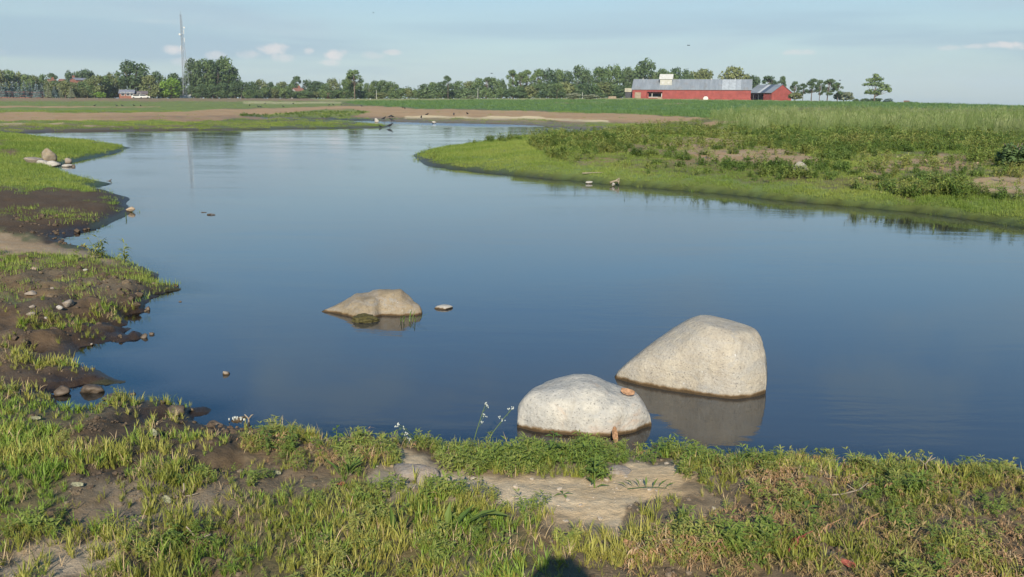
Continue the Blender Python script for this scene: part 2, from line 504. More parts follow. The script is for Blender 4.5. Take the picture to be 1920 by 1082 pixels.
def link(name, me, mat=None, parent=None):
    o = bpy.data.objects.new(name, me)
    COL.objects.link(o)
    if mat is not None and not me.materials:
        me.materials.append(mat)
    if parent is not None:
        o.parent = parent
    return o


def np_mesh(name, V, Fq, smooth_=False, cols=None, floats=None):
    me = bpy.data.meshes.new(name)
    V = np.asarray(V, np.float32); Fq = np.asarray(Fq, np.int32)
    n, k = Fq.shape
    me.vertices.add(len(V)); me.vertices.foreach_set('co', V.ravel())
    me.loops.add(n * k); me.loops.foreach_set('vertex_index', Fq.ravel())
    me.polygons.add(n)
    me.polygons.foreach_set('loop_start', np.arange(0, n * k, k, dtype=np.int32))
    me.polygons.foreach_set('loop_total', np.full(n, k, np.int32))
    if smooth_:
        me.polygons.foreach_set('use_smooth', np.ones(n, bool))
    me.update(calc_edges=True)
    for nm, c in (cols or {}).items():
        at_ = me.attributes.new(nm, 'FLOAT_COLOR', 'POINT')
        at_.data.foreach_set('color', np.concatenate([c, np.ones((len(c), 1))], 1).astype(np.float32).ravel())
    for nm, c in (floats or {}).items():
        at_ = me.attributes.new(nm, 'FLOAT', 'POINT')
        at_.data.foreach_set('value', np.asarray(c, np.float32))
    return me


class MB:
    def __init__(s):
        s.v = []; s.f = []

    def quad(s, a, b, c, d):
        i = len(s.v); s.v += [tuple(a), tuple(b), tuple(c), tuple(d)]; s.f.append((i, i + 1, i + 2, i + 3))

    def box(s, x0, x1, y0, y1, z0, z1):
        i = len(s.v)
        s.v += [(x, y, z) for z in (z0, z1) for (x, y) in ((x0, y0), (x1, y0), (x1, y1), (x0, y1))]
        s.f += [tuple(i + k for k in q) for q in ((3, 2, 1, 0), (4, 5, 6, 7), (0, 1, 5, 4), (1, 2, 6, 5), (2, 3, 7, 6), (3, 0, 4, 7))]
        return s

    def prism(s, poly, axis, a, b):
        """poly: (u, v) pairs; axis 'x' extrudes yz polygons along x, 'y' extrudes xz polygons along y"""
        i = len(s.v); n = len(poly)
        for t in (a, b):
            for (u, v) in poly:
                s.v.append((t, u, v) if axis == 'x' else (u, t, v))
        s.f.append(tuple(i + k for k in range(n))[::-1]); s.f.append(tuple(i + n + k for k in range(n)))
        for k in range(n):
            k2 = (k + 1) % n
            s.f.append((i + k, i + k2, i + n + k2, i + n + k))
        return s

    def tube(s, pts, rad, n=6, cap=True):
        pts = [Vector(p) for p in pts]
        if not hasattr(rad, '__len__'): rad = [rad] * len(pts)
        i0 = len(s.v)
        for k, p in enumerate(pts):
            t = (pts[min(k + 1, len(pts) - 1)] - pts[max(k - 1, 0)])
            t = t.normalized() if t.length > 1e-9 else Vector((0, 0, 1))
            a = t.orthogonal().normalized(); b = t.cross(a)
            for j in range(n):
                an = 2 * math.pi * j / n
                s.v.append(tuple(p + (a * math.cos(an) + b * math.sin(an)) * rad[k]))
        for k in range(len(pts) - 1):
            for j in range(n):
                j2 = (j + 1) % n
                s.f.append((i0 + k * n + j, i0 + k * n + j2, i0 + (k + 1) * n + j2, i0 + (k + 1) * n + j))
        if cap:
            s.f.append(tuple(i0 + j for j in range(n))[::-1])
            e = i0 + (len(pts) - 1) * n
            s.f.append(tuple(e + j for j in range(n)))
        return s

    def mesh(s, name, smooth_=False):
        me = bpy.data.meshes.new(name)
        me.from_pydata(s.v, [], s.f)
        bm = bmesh.new(); bm.from_mesh(me)
        bmesh.ops.recalc_face_normals(bm, faces=bm.faces)
        bm.to_mesh(me); bm.free()
        if smooth_:
            me.polygons.foreach_set('use_smooth', [True] * len(me.polygons))
        return me

    def build(s, name, mat, parent=None, smooth_=False):
        return link(name, s.mesh(name, smooth_), mat, parent)


def empty(name, loc, rz=0.0, label=None, cat=None, group=None):
    o = bpy.data.objects.new(name, None)
    COL.objects.link(o)
    o.location = loc
    o.rotation_euler = (0, 0, rz)
    o.empty_display_size = .2
    return tag(o, label, cat, group)


# ------------------------------------------------------------------ materials
def mat(name):
    m = bpy.data.materials.new(name)
    m.use_nodes = True
    t = NT(m.node_tree)
    t.n.clear()
    out = t.new('ShaderNodeOutputMaterial')
    return m, t, out


def principled(t, out, col, rough=.7, spec=.4, bump=None, bump_s=.3, bump_d=.01, metal=0.0):
    p = t.new('ShaderNodeBsdfPrincipled')
    if isinstance(col, (tuple, list)):
        p.inputs['Base Color'].default_value = tuple(col)[:3] + (1,)
    else:
        t.link(col, p.inputs['Base Color'])
    t.val(rough, p.inputs['Roughness'])
    p.inputs['Specular IOR Level'].default_value = spec
    p.inputs['Metallic'].default_value = metal
    if bump is not None:
        b = t.new('ShaderNodeBump')
        b.inputs['Strength'].default_value = bump_s
        b.inputs['Distance'].default_value = bump_d
        t.link(bump, b.inputs['Height'])
        t.link(b.outputs[0], p.inputs['Normal'])
    t.link(p.outputs[0], out.inputs['Surface'])
    return p


def simple(name, col, rough=.7, var=.25, scale=3.0, spec=.3, metal=0.0, bump_s=.2):
    m, t, out = mat(name)
    co = t.new('ShaderNodeTexCoord').outputs['Object']
    n = t.noise(co, scale, 5, .6)
    c = t.mix(t.ramp(n, .3, .7), tuple(x * (1 - var) for x in col), tuple(min(1, x * (1 + var)) for x in col))
    principled(t, out, c, rough, spec, n, bump_s, .01, metal)
    return m


def leaf_mat(name, cols, trans=.25, inst=False, rough=.55, spec=.25, tone=None):
    """foliage: a range of leaf colours picked per leaf cluster (attribute tone) and per plant"""
    m, t, out = mat(name)
    at_ = t.new('ShaderNodeAttribute', attribute_name='tone')
    f = at_.outputs['Fac']
    if inst:
        ia = t.new('ShaderNodeAttribute', attribute_name='tint', attribute_type='INSTANCER')
        f = t.math('ADD', t.math('MULTIPLY', f, .45), t.math('MULTIPLY', ia.outputs['Fac'], .55), clamp=True)
    else:
        oi = t.new('ShaderNodeObjectInfo')
        f = t.math('ADD', t.math('MULTIPLY', f, .6), t.math('MULTIPLY', oi.outputs['Random'], .4), clamp=True)
    cr = t.new('ShaderNodeValToRGB')
    e = cr.color_ramp.elements
    while len(e) < len(cols): e.new(.5)
    for i, c in enumerate(cols):
        e[i].position = i / (len(cols) - 1); e[i].color = tuple(c) + (1,)
    t.link(f, cr.inputs[0])
    p = t.new('ShaderNodeBsdfPrincipled')
    t.link(cr.outputs[0], p.inputs['Base Color'])
    p.inputs['Roughness'].default_value = rough
    p.inputs['Specular IOR Level'].default_value = spec
    tr = t.new('ShaderNodeBsdfTranslucent')
    t.link(cr.outputs[0], tr.inputs['Color'])
    mx = t.new('ShaderNodeMixShader')
    mx.inputs[0].default_value = trans
    t.link(p.outputs[0], mx.inputs[1]); t.link(tr.outputs[0], mx.inputs[2])
    t.link(mx.outputs[0], out.inputs['Surface'])
    return m


def ground_mat():
    m, t, out = mat('ground_cover')
    co = t.new('ShaderNodeTexCoord').outputs['Object']
    a = t.new('ShaderNodeAttribute', attribute_name='cover').outputs['Color']
    wet = t.new('ShaderNodeAttribute', attribute_name='wet').outputs['Fac']
    n1 = t.noise(co, 22, 6, .65)
    n2 = t.noise(co, 1.6, 5, .6)
    n3 = t.noise(co, .12, 4, .6)
    n4 = t.noise(co, 140, 3, .6)
    v = t.math('ADD', t.math('MULTIPLY', n1, .75), t.math('MULTIPLY', n2, .7))
    v = t.math('ADD', v, t.math('MULTIPLY', n3, .5))
    v = t.math('ADD', v, t.math('MULTIPLY', n4, .35))
    gain = t.ramp(v, .55, 1.75, False)
    gain = t.math('ADD', .45, t.math('MULTIPLY', gain, 1.1))
    sc = t.new('ShaderNodeVectorMath', operation='SCALE')
    t.link(a, sc.inputs[0]); t.link(gain, sc.inputs['Scale'])
    warm = t.mix(t.ramp(n2, .4, .65), (1.06, 1.0, .9), (.95, 1.0, 1.06))
    c = t.mix(1.0, sc.outputs[0], warm, 'MULTIPLY')
    vo = t.new('ShaderNodeTexVoronoi')
    vo.inputs['Scale'].default_value = 60
    t.link(co, vo.inputs['Vector'])
    peb = t.math('MULTIPLY', t.math('LESS_THAN', vo.outputs['Distance'], .16), t.ramp(n2, .5, .6))
    c = t.mix(t.math('MULTIPLY', peb, .55), c, (.33, .29, .24))
    c = t.mix(wet, c, t.mix(1.0, c, (.36, .34, .34), 'MULTIPLY'))
    rough = t.math('SUBTRACT', .92, t.math('MULTIPLY', wet, .5))
    h = t.math('ADD', t.math('MULTIPLY', n1, 1.0), t.math('ADD', t.math('MULTIPLY', n4, .3), t.math('MULTIPLY', peb, .25)))
    principled(t, out, c, rough, .25, h, .55, .03)
    return m


def water_mat():
    m, t, out = mat('pond_water')
    co = t.new('ShaderNodeTexCoord').outputs['Object']
    dep = t.new('ShaderNodeAttribute', attribute_name='depth').outputs['Fac']
    ruf = t.new('ShaderNodeAttribute', attribute_name='ruffle').outputs['Fac']
    n1 = t.noise(t.mapping(co, (2.2, 7.0, 1), rot=(0, 0, .12)), 1.0, 4, .6, .6)
    n2 = t.noise(t.mapping(co, (9, 22, 1), rot=(0, 0, -.1)), 1.0, 3, .55, .4)
    pa = t.ramp(t.noise(t.mapping(co, (.16, .5, 1)), 1.0, 4, .6, .8), .42, .66)
    k = t.math('ADD', t.math('MULTIPLY', pa, 1.9), .35)
    k = t.math('ADD', k, t.math('MULTIPLY', ruf, 30.0))
    h = t.math('ADD', t.math('MULTIPLY', n1, .0013), t.math('MULTIPLY', n2, .0005))
    h = t.math('MULTIPLY', h, k)
    b = t.new('ShaderNodeBump')
    b.inputs['Strength'].default_value = 1.0
    b.inputs['Distance'].default_value = 1.0
    t.link(h, b.inputs['Height'])
    fr = t.new('ShaderNodeFresnel')
    fr.inputs['IOR'].default_value = 1.5
    gl = t.new('ShaderNodeBsdfGlossy')
    gl.inputs['Roughness'].default_value = .02
    gl.inputs['Color'].default_value = (.97, .98, 1, 1)
    t.link(b.outputs[0], gl.inputs['Normal'])
    # the water's own murk, clear over the first centimetres
    df = t.new('ShaderNodeBsdfDiffuse')
    df.inputs['Color'].default_value = (.036, .034, .030, 1)
    tp = t.new('ShaderNodeBsdfTransparent')
    tp.inputs['Color'].default_value = (.72, .68, .58, 1)
    body = t.new('ShaderNodeMixShader')
    t.link(t.ramp(dep, 0.0, .22), body.inputs[0])
    t.link(tp.outputs[0], body.inputs[1]); t.link(df.outputs[0], body.inputs[2])
    mx = t.new('ShaderNodeMixShader')
    t.link(fr.outputs[0], mx.inputs[0])
    t.link(body.outputs[0], mx.inputs[1]); t.link(gl.outputs[0], mx.inputs[2])
    t.link(mx.outputs[0], out.inputs['Surface'])
    return m


def granite_mat(name, c0, c1, tint, grain=60, stain=(.16, .10, .045), line=.035, scale=1.0, spots=0.0):
    """speckled stone with a tide line of algae just above the water (world height)"""
    m, t, out = mat(name)
    tc = t.new('ShaderNodeTexCoord').outputs['Object']
    pos = t.new('ShaderNodeNewGeometry').outputs['Position']
    sp = t.new('ShaderNodeSeparateXYZ'); t.link(pos, sp.inputs[0])
    big = t.noise(tc, 2.6 * scale, 5, .6, .6)
    med = t.noise(tc, 9 * scale, 5, .62)
    fine = t.noise(tc, grain * scale, 3, .7)
    c = t.mix(t.ramp(med, .3, .7), c0, c1)
    c = t.mix(t.ramp(big, .5, .68), c, tint)
    vein = t.ramp(t.noise(t.mapping(tc, (1.5, 1.5, 5.5), (1, 5, 3), (.35, .25, 0)), 2.2 * scale, 5, .6, 1.6), .47, .60)
    c = t.mix(t.math('MULTIPLY', vein, .5), c, t.mix(.5, c1, (.24, .235, .23)))
    gn = t.math('ADD', .70, t.math('MULTIPLY', fine, .60))
    sc = t.new('ShaderNodeVectorMath', operation='SCALE')
    t.link(c, sc.inputs[0]); t.link(gn, sc.inputs['Scale'])
    c = sc.outputs[0]
    dark = t.ramp(t.noise(tc, grain * 1.7 * scale, 2, .5), .60, .70)
    c = t.mix(t.math('MULTIPLY', dark, .6), c, (.075, .07, .065))
    # weather stains, rusty and grey, and flakes where the skin has come off
    st = t.ramp(t.noise(t.mapping(tc, (1, 1, .45)), 3.4 * scale, 6, .68, 1.2), .54, .66)
    c = t.mix(t.math('MULTIPLY', st, .45), c, (.20, .165, .12))
    st2 = t.ramp(t.noise(t.mapping(tc, (1, 1, 1), (4, 7, 2)), 5.5 * scale, 6, .7, .8), .56, .64)
    c = t.mix(t.math('MULTIPLY', st2, .35), c, (.22, .22, .215))
    if spots:
        dr = t.ramp(t.noise(tc, 26 * scale, 3, .5), .69, .71)
        c = t.mix(t.math('MULTIPLY', t.math('MULTIPLY', dr, t.ramp(big, .45, .55)), spots), c, (.55, .53, .49))
    hz = t.math('ADD', sp.outputs[2], t.math('MULTIPLY', t.math('SUBTRACT', med, .5), line * 1.6))
    c = t.mix(t.math('SUBTRACT', 1.0, t.ramp(hz, line * .45, line * 1.0)), c, tuple(x * .85 for x in stain))
    c = t.mix(t.math('SUBTRACT', 1.0, t.ramp(hz, line * .25, line * .6)), c, tuple(x * .35 for x in stain))
    h = t.math('ADD', t.math('MULTIPLY', fine, .5), t.math('MULTIPLY', med, 1.2))
    principled(t, out, c, .85, .25, h, .75, .02)
    return m


MAT = {}
MAT['ground'] = ground_mat()
MAT['water'] = water_mat()
MAT['boulder_grey'] = granite_mat('pale_granite', (.295, .25, .19), (.38, .325, .245), (.29, .265, .225), 55, spots=.5)
MAT['boulder_white'] = granite_mat('white_gneiss', (.29, .27, .235), (.41, .37, .305), (.35, .245, .17), 45, spots=.5)
MAT['rock_brown'] = granite_mat('weathered_granite', (.19, .145, .09), (.26, .20, .125), (.22, .16, .10), 60, line=.03, spots=.35)
MAT['stone'] = granite_mat('field_stone', (.22, .17, .125), (.30, .24, .18), (.21, .185, .16), 50, line=.02, scale=3)
MAT['stone_tan'] = granite_mat('tan_stone', (.33, .23, .14), (.38, .28, .18), (.28, .20, .12), 40, line=.02, scale=3)
MAT['stone_pale'] = granite_mat('pale_stone', (.33, .295, .245), (.42, .375, .31), (.29, .245, .195), 40, line=.02, scale=3)
MAT['stone_mud'] = simple('muddy_stone', (.085, .062, .042), .6, .35, 20)
MAT['bark'] = simple('bark', (.13, .10, .075), .9, .3, 8)
MAT['driftwood'] = simple('driftwood', (.24, .19, .135), .85, .25, 14)
MAT['dry_leaf'] = simple('dry_leaf', (.27, .15, .08), .7, .25, 60)
MAT['red_leaf'] = simple('red_leaf', (.22, .06, .04), .6, .3, 60)
MAT['moss'] = simple('wet_moss', (.055, .045, .012), .8, .35, 40)
MAT['crow'] = simple('black_plumage', (.018, .018, .02), .5, .3, 10)
MAT['beak'] = simple('beak', (.03, .03, .03), .4, .2, 10)
MAT['red_paint'] = simple('falu_red_boards', (.23, .052, .042), .85, .16, .7)
MAT['dark_paint_and_shade'] = simple('dark_boards_and_shade', (.05, .05, .055), .85, .2, .7)  # dark boards, and the sheets that stand in for shade inside the barns
MAT['white_paint'] = simple('white_paint', (.50, .48, .43), .7, .06, .7)
MAT['roof_metal'] = None
MAT['steel'] = simple('galvanised_steel', (.20, .21, .22), .5, .12, 1.0, .4, .2)
MAT['brick'] = simple('red_brick', (.20, .085, .055), .9, .18, 1.5)
MAT['tile_orange'] = simple('orange_roof_tile', (.21, .095, .06), .85, .2, 1.5)
MAT['slate'] = simple('grey_slate', (.17, .17, .19), .7, .2, 1.5)
MAT['glass_dark'] = simple('window_glass', (.03, .035, .04), .12, .1, 1, .5)
MAT['wood_raw'] = simple('raw_wood', (.25, .19, .13), .85, .2, 1.5)
MAT['concrete'] = simple('concrete', (.42, .40, .36), .9, .12, 2)
MAT['rubber'] = simple('rubber', (.02, .02, .02), .8, .2, 4)
MAT['white_flower'] = simple('white_petals', (.42, .42, .36), .7, .05, 20)
MAT['pale_leaf'] = simple('pale_leaf', (.22, .21, .13), .8, .3, 40)
MAT['skin'] = simple('skin', (.55, .33, .24), .55, .08, 10)
MAT['cloth'] = simple('dark_blue_cotton', (.05, .07, .12), .9, .2, 20)
MAT['denim'] = simple('denim', (.07, .09, .15), .9, .2, 30)
MAT['hair'] = simple('brown_hair', (.07, .045, .03), .7, .3, 40)
MAT['plastic_black'] = simple('black_plastic', (.02, .02, .022), .4, .1, 10)


def roof_metal_mat():
    m, t, out = mat('weathered_sheet_metal')
    co = t.new('ShaderNodeTexCoord').outputs['Object']
    n = t.noise(t.mapping(co, (1.2, .15, .15)), 1.0, 5, .65)
    n2 = t.noise(co, .35, 4, .6)
    c = t.mix(t.ramp(n, .35, .7), (.185, .20, .21), (.25, .265, .275))
    c = t.mix(t.math('MULTIPLY', t.ramp(n2, .52, .72), .45), c, (.17, .13, .095))
    wv = t.new('ShaderNodeTexWave'); wv.inputs['Scale'].default_value = 1.6
    t.link(co, wv.inputs['Vector'])
    principled(t, out, c, .55, .4, wv.outputs['Fac'], .4, .03, .15)
    return m


MAT['roof_metal'] = roof_metal_mat()

# foliage colours
MAT['leaf_green'] = leaf_mat('broadleaf_green', [(0.069, 0.117, 0.041), (0.130, 0.187, 0.062), (0.213, 0.264, 0.092)], .35)
MAT['leaf_dark'] = leaf_mat('broadleaf_dark', [(0.052, 0.089, 0.041), (0.090, 0.136, 0.053), (0.141, 0.191, 0.074)], .35)
MAT['leaf_olive'] = leaf_mat('broadleaf_olive', [(0.105, 0.131, 0.046), (0.177, 0.201, 0.072), (0.271, 0.275, 0.107)], .35)
MAT['leaf_bright'] = leaf_mat('broadleaf_bright', [(0.105, 0.179, 0.030), (0.177, 0.286, 0.041), (0.246, 0.359, 0.066)], .35)
MAT['leaf_blue'] = leaf_mat('spruce_needles', [(0.057, 0.095, 0.086), (0.116, 0.165, 0.153), (0.224, 0.275, 0.267)], .1)
MAT['leaf_pale'] = leaf_mat('willow_leaves', [(0.141, 0.170, 0.089), (0.235, 0.264, 0.153), (0.376, 0.370, 0.242)], .35)
MAT['weed_leaf'] = leaf_mat('weed_leaves', [(0.061, 0.103, 0.020), (0.100, 0.151, 0.029), (0.167, 0.199, 0.046)])
MAT['nettle_leaf'] = leaf_mat('nettle_leaves', [(.10, .155, .03), (.15, .215, .045), (.205, .26, .07)], .48)
MAT['i_bright'] = leaf_mat('bright_grass_blades', [(.115, .185, .022), (.185, .265, .036), (.29, .34, .065)], .3, True)
MAT['i_yellow'] = leaf_mat('yellow_grass_blades', [(0.171, 0.189, 0.032), (0.289, 0.285, 0.054), (0.451, 0.376, 0.101)], .3, True)
MAT['i_wilt'] = leaf_mat('wilted_leaves', [(0.175, 0.157, 0.046), (0.288, 0.212, 0.083), (0.362, 0.199, 0.099), (0.457, 0.315, 0.165)], .2, True)
MAT['i_weed'] = leaf_mat('persicaria_leaves', [(0.101, 0.160, 0.024), (0.187, 0.229, 0.045), (0.311, 0.285, 0.079)], .25, True)
MAT['i_fine'] = leaf_mat('feathery_leaves', [(0.187, 0.194, 0.027), (0.281, 0.271, 0.045), (0.382, 0.320, 0.067)], .3, True)
MAT['i_turf'] = leaf_mat('turf_blades', [(.095, .15, .022), (.17, .228, .036), (.275, .295, .065)], .3, True)
MAT['i_tall'] = leaf_mat('tall_grass_blades', [(.10, .155, .035), (.145, .20, .05), (.27, .29, .125)], .3, True)
MAT['i_nettle'] = leaf_mat('nettle_patch_leaves', [(.10, .16, .03), (.15, .22, .045), (.21, .265, .07)], .48, True)
MAT['i_crop'] = leaf_mat('crop_leaves', [(0.080, 0.146, 0.037), (0.108, 0.181, 0.050), (0.141, 0.212, 0.061)], .35, True)
MAT['i_dry'] = leaf_mat('dry_straw', [(0.295, 0.206, 0.099), (0.443, 0.315, 0.165), (0.563, 0.411, 0.231)], .2, True)

#@@SETTING
# ------------------------------------------------------------------ ground sheet, polar grid round the viewpoint
fine_az = np.radians(np.concatenate([np.arange(-38, 38.01, .13)]))
wide_az = np.radians(np.concatenate([np.arange(-180, -38, 3.0), ]))
wide_az2 = np.radians(np.arange(41, 180, 3.0))
AZ = np.concatenate([wide_az, fine_az, wide_az2])
rad = [.25]
while rad[-1] < 2600:
    q = rad[-1]
    rad.append(q * (1.25 if q < 1.9 else 1.0068 if q < 13 else 1.011 if q < 60 else 1.018 if q < 130 else 1.035 if q < 500 else 1.09))
RAD = np.array(rad)
A_, R_ = np.meshgrid(AZ, RAD)
X = (np.sin(A_) * R_).ravel(); Y = (np.cos(A_) * R_).ravel()
Z, D, RR, CC, DEN, KK = ground(X, Y)
na, nr = len(AZ), len(RAD)
i = np.arange(nr - 1)[:, None] * na; j = np.arange(na)[None, :]; j2 = (j + 1) % na
Q = np.stack([i + j, i + j2, i + na + j2, i + na + j], -1).reshape(-1, 4)
V = np.stack([X, Y, Z], -1)
V = np.concatenate([V, [[0, 0, float(Z[:na].mean())]]])
tri = len(V) - 1
wet = np.clip(1 - smooth(.02, .10 + .003 * np.minimum(RR, 60), Z) , 0, 1)
wet = np.where(RR > 200, 0, wet)
# no hole at the centre: the innermost ring closes on one vertex
fan = np.stack([np.full(na, tri), np.arange(na), (np.arange(na) + 1) % na, (np.arange(na) + 1) % na], -1)
me = np_mesh('ground', V, Q, True, {'cover': np.concatenate([CC, CC[:1]])}, {'wet': np.concatenate([wet, [0]])})
bm = bmesh.new(); bm.from_mesh(me); bm.verts.ensure_lookup_table()
for k in range(na):
    bm.faces.new((bm.verts[tri], bm.verts[(k + 1) % na], bm.verts[k]))
bmesh.ops.recalc_face_normals(bm, faces=bm.faces[:])
bm.to_mesh(me); bm.free()
gnd = link('ground', me, MAT['ground'])
tag(gnd, kind='structure')

# ------------------------------------------------------------------ water
waz = np.radians(np.arange(-38, 56.01, .35))
wr = [2.5]
while wr[-1] < 140:
    wr.append(wr[-1] * 1.018)
wr = np.array(wr)
A_, R_ = np.meshgrid(waz, wr)
WX = (np.sin(A_) * R_).ravel(); WY = (np.cos(A_) * R_).ravel()
WZ = base_height(WX, WY)[0]
WD = poly_sd(WX, WY, POND)
na2, nr2 = len(waz), len(wr)
i = np.arange(nr2 - 1)[:, None] * na2; j = np.arange(na2 - 1)[None, :]
Q = np.stack([i + j, i + j + 1, i + na2 + j + 1, i + na2 + j], -1).reshape(-1, 4)
keep = (WD[Q] > -(.5 + .01 * np.hypot(WX[Q], WY[Q]))).any(1)
Q = Q[keep]
used, inv = np.unique(Q, return_inverse=True)
wpx, wpy = to_px(WX, WY, np.zeros_like(WX))
RUF_PX = [(820, 231), (950, 233), (1000, 236), (900, 237.5), (820, 235), (740, 231), (690, 228), (740, 229)]
RUF = [gz(a, b) for a, b in RUF_PX]
ruf = smooth(-3, 3, poly_sd(WX, WY, RUF))
me = np_mesh('pond_water', np.stack([WX, WY, np.zeros_like(WX)], -1)[used], inv.reshape(-1, 4), True, None,
             {'depth': np.maximum(-WZ, 0)[used], 'ruffle': ruf[used]})
tag(link('pond_water', me, MAT['water']), kind='structure')
#@@END_SETTING

# ------------------------------------------------------------------ buildings
def place(px, rr, turn=0.0):
    """position and heading of something facing the pond at azimuth px"""
    p = at(px, rr)
    return p, -math.atan2(p.x, p.y) + turn


def windows(root, spots, y, mframe, mglass, deep=.06):
    for (x0, x1, z0, z1) in spots:
        b = MB()
        t_ = .09
        b.box(x0 - t_, x0, y - deep, y + .05, z0 - t_, z1 + t_); b.box(x1, x1 + t_, y - deep, y + .05, z0 - t_, z1 + t_)
        b.box(x0, x1, y - deep, y + .05, z1, z1 + t_); b.box(x0, x1, y - deep, y + .05, z0 - t_, z0)
        wf = b.build('window', mframe, root)
        MB().box(x0, x1, y - deep + .03, y + .02, z0, z1).build('pane', mglass, wf)


def roof_slabs(L0, L1, hw, eave, ridge, over, thick, name, m, root):
    """two sloping sheets, x along the ridge, front slope at -y"""
    out = []
    for s in (-1, 1):
        sl = (ridge - eave) / hw
        e = hw + over
        ze = ridge - sl * e
        b = MB().prism([(0, ridge), (s * e, ze), (s * e, ze + thick), (0, ridge + thick)], 'x', L0, L1)
        out.append(b.build(name, m, root))
    return out


# the long red barn -------------------------------------------------------
DB = 335.0
P, H = place(1296, DB, R(-3))
S = DB / F * 1.0
barn = empty('red_barn', P, H, 'long red wooden barn with grey metal roof and white dormer across the green field', 'barn')
LB = 41.4; x0, x1 = -LB / 2, LB / 2
hw = 5.6
g = -.9


def bz(py, px=1296):            # height above the barn's foot of a pixel row at the barn's front
    return z_at(px, py, DB - hw) - P.z


EV, RG = bz(167.5), bz(167.5) + 3.55


def bx(px):
    return (px - 1296) * (DB - hw) / F * 1.0


ox0, ox1, oz0, oz1 = bx(1221), bx(1245), bz(182.2), bz(175.6)
dx0, dx1, dz1 = bx(1196), bx(1207), bz(173.6)
T = .2
b = MB()
b.box(x0, ox0, -hw, -hw + T, g, EV); b.box(ox1, x1, -hw, -hw + T, g, EV)
b.box(ox0, ox1, -hw, -hw + T, oz1, EV); b.box(ox0, ox1, -hw, -hw + T, g, oz0)
b.box(x0, x1, hw - T, hw, g, EV)
for (a0, a1) in ((x0, x0 + T), (x1 - T, x1)):
    b.prism([(-hw + T, g), (hw - T, g), (hw - T, EV), (0, RG - .1), (-hw + T, EV)], 'x', a0, a1)
b.build('wall', MAT['red_paint'], barn)
rf = roof_slabs(x0 - .35, x1 + .35, hw, EV + .02, RG, .35, .09, 'roof', MAT['roof_metal'], barn)[0]
# vertical board joints of the wall, and sheet joints of the roof, standing slightly proud
b = MB()
xx = x0 + .6
while xx < x1:
    if not (ox0 - .1 < xx < ox1 + .1 or dx0 - .1 < xx < dx1 + .1):
        b.box(xx, xx + .06, -hw - .03, -hw - .003, g, EV - .05)
    xx += .75
b.build('cover_strips', MAT['red_paint'], barn)['kind'] = 'stuff'
sl = (RG - EV) / hw
for (q0, q1, mm) in ((1350, 1362, 'new'), (1362.5, 1374, 'new'), (1375, 1383, 'old')):
    b = MB()
    y_a, y_b = -.25, -hw - .3
    zz = lambda y: RG + .02 + sl * y + .095
    b.prism([(y_a, zz(y_a)), (y_b, zz(y_b)), (y_b, zz(y_b) + .03), (y_a, zz(y_a) + .03)], 'x', bx(q0), bx(q1))
    pm = simple('new_roof_sheet', (.29, .305, .31), .5, .15, 1) if mm == 'new' else simple('patched_roof_sheet', (.26, .275, .285), .5, .15, 1)
    tag(b.build('roof_sheet', pm, barn), 'paler new metal roof sheet')
# dark interior floor is the ground; opening with white posts and sill
b = MB()
b.box(ox0 + 1.15, ox0 + 1.33, -hw - .05, -hw + .25, oz0, oz1); b.build('post', MAT['white_paint'], barn)
MB().box(ox1 - .18, ox1, -hw - .06, -hw + .25, oz0, oz1).build('post', MAT['white_paint'], barn)
MB().box(ox0, ox1, -hw - .07, -hw + .2, oz0 - .18, oz0).build('sill', MAT['white_paint'], barn)
MB().prism([(-hw - .003, oz1 + .95), (-hw - 1.0, oz1 + .55), (-hw - 1.0, oz1 + .63), (-hw - .003, oz1 + 1.05)], 'x', ox0 - .4, ox1 + .3).build('canopy', MAT['red_paint'], barn)
MB().box(ox0 - .55, ox0 - .41, -hw - 1.0, -hw - .004, g, oz1 + 1.0).build('windbreak', MAT['red_paint'], barn)
# dark sheet added inside, its colour standing in for the shade of the opening
MB().box(ox0 - 1, ox1 + 1, -hw + 4, -hw + 4.1, g, oz1 + .8).build('shade_backing', MAT['dark_paint_and_shade'], barn)
dr = MB().box(dx0, dx1, -hw - .07, -hw - .004, g, dz1).build('barn_door', MAT['wood_raw'], barn)
b = MB()
for k in range(1, 3):
    zc = g + (dz1 - g) * (.45 + .22 * k)
    b.box(dx0 + .05, dx1 - .05, -hw - .11, -hw - .073, zc, zc + .12)
b.build('door_brace', MAT['wood_raw'], dr)
# white dormer house on the roof
cx0, cx1 = bx(1239.5), bx(1261)
cyf, cyb = -3.4, .8
cz0 = RG + sl * cyf - .3
cz1 = z_at(1250, 148, DB - 3) - P.z
cz2 = z_at(1250, 139.5, DB - 1.3) - P.z
b = MB()
b.box(cx0, cx1, cyf, cyb, cz0, cz1)
b.prism([(cyf, cz1), (cyb, cz1), ((cyf + cyb) / 2, cz2 - .06)], 'x', cx0 + .01, cx1 - .01)
cream = simple('cream_boards', (.36, .345, .29), .8, .08, .7)
do = b.build('dormer', cream, barn)
cm = (cyf + cyb) / 2
b = MB()
b.prism([(cm, cz2), (cyf - .3, cz1 - .12), (cyf - .3, cz1 - .02), (cm, cz2 + .1)], 'x', cx0 - .3, cx1 + .3)
b.prism([(cm, cz2), (cyb + .3, cz1 - .12), (cyb + .3, cz1 - .02), (cm, cz2 + .1)], 'x', cx0 - .3, cx1 + .3)
b.build('dormer_roof', MAT['concrete'], do)
for xc in (bx(1245.5), bx(1255.5)):
    f_ = MB().box(xc - .42, xc + .42, cyf - .05, cyf - .003, cz0 + .85, cz0 + 1.6).build('dormer_window', MAT['concrete'], do)
for px_ in (1207, 1330, 1372):
    MB().tube([(bx(px_), -.3, RG - .1), (bx(px_), -.3, RG + .45)], .12, 6).build('roof_vent', MAT['white_paint'], barn)

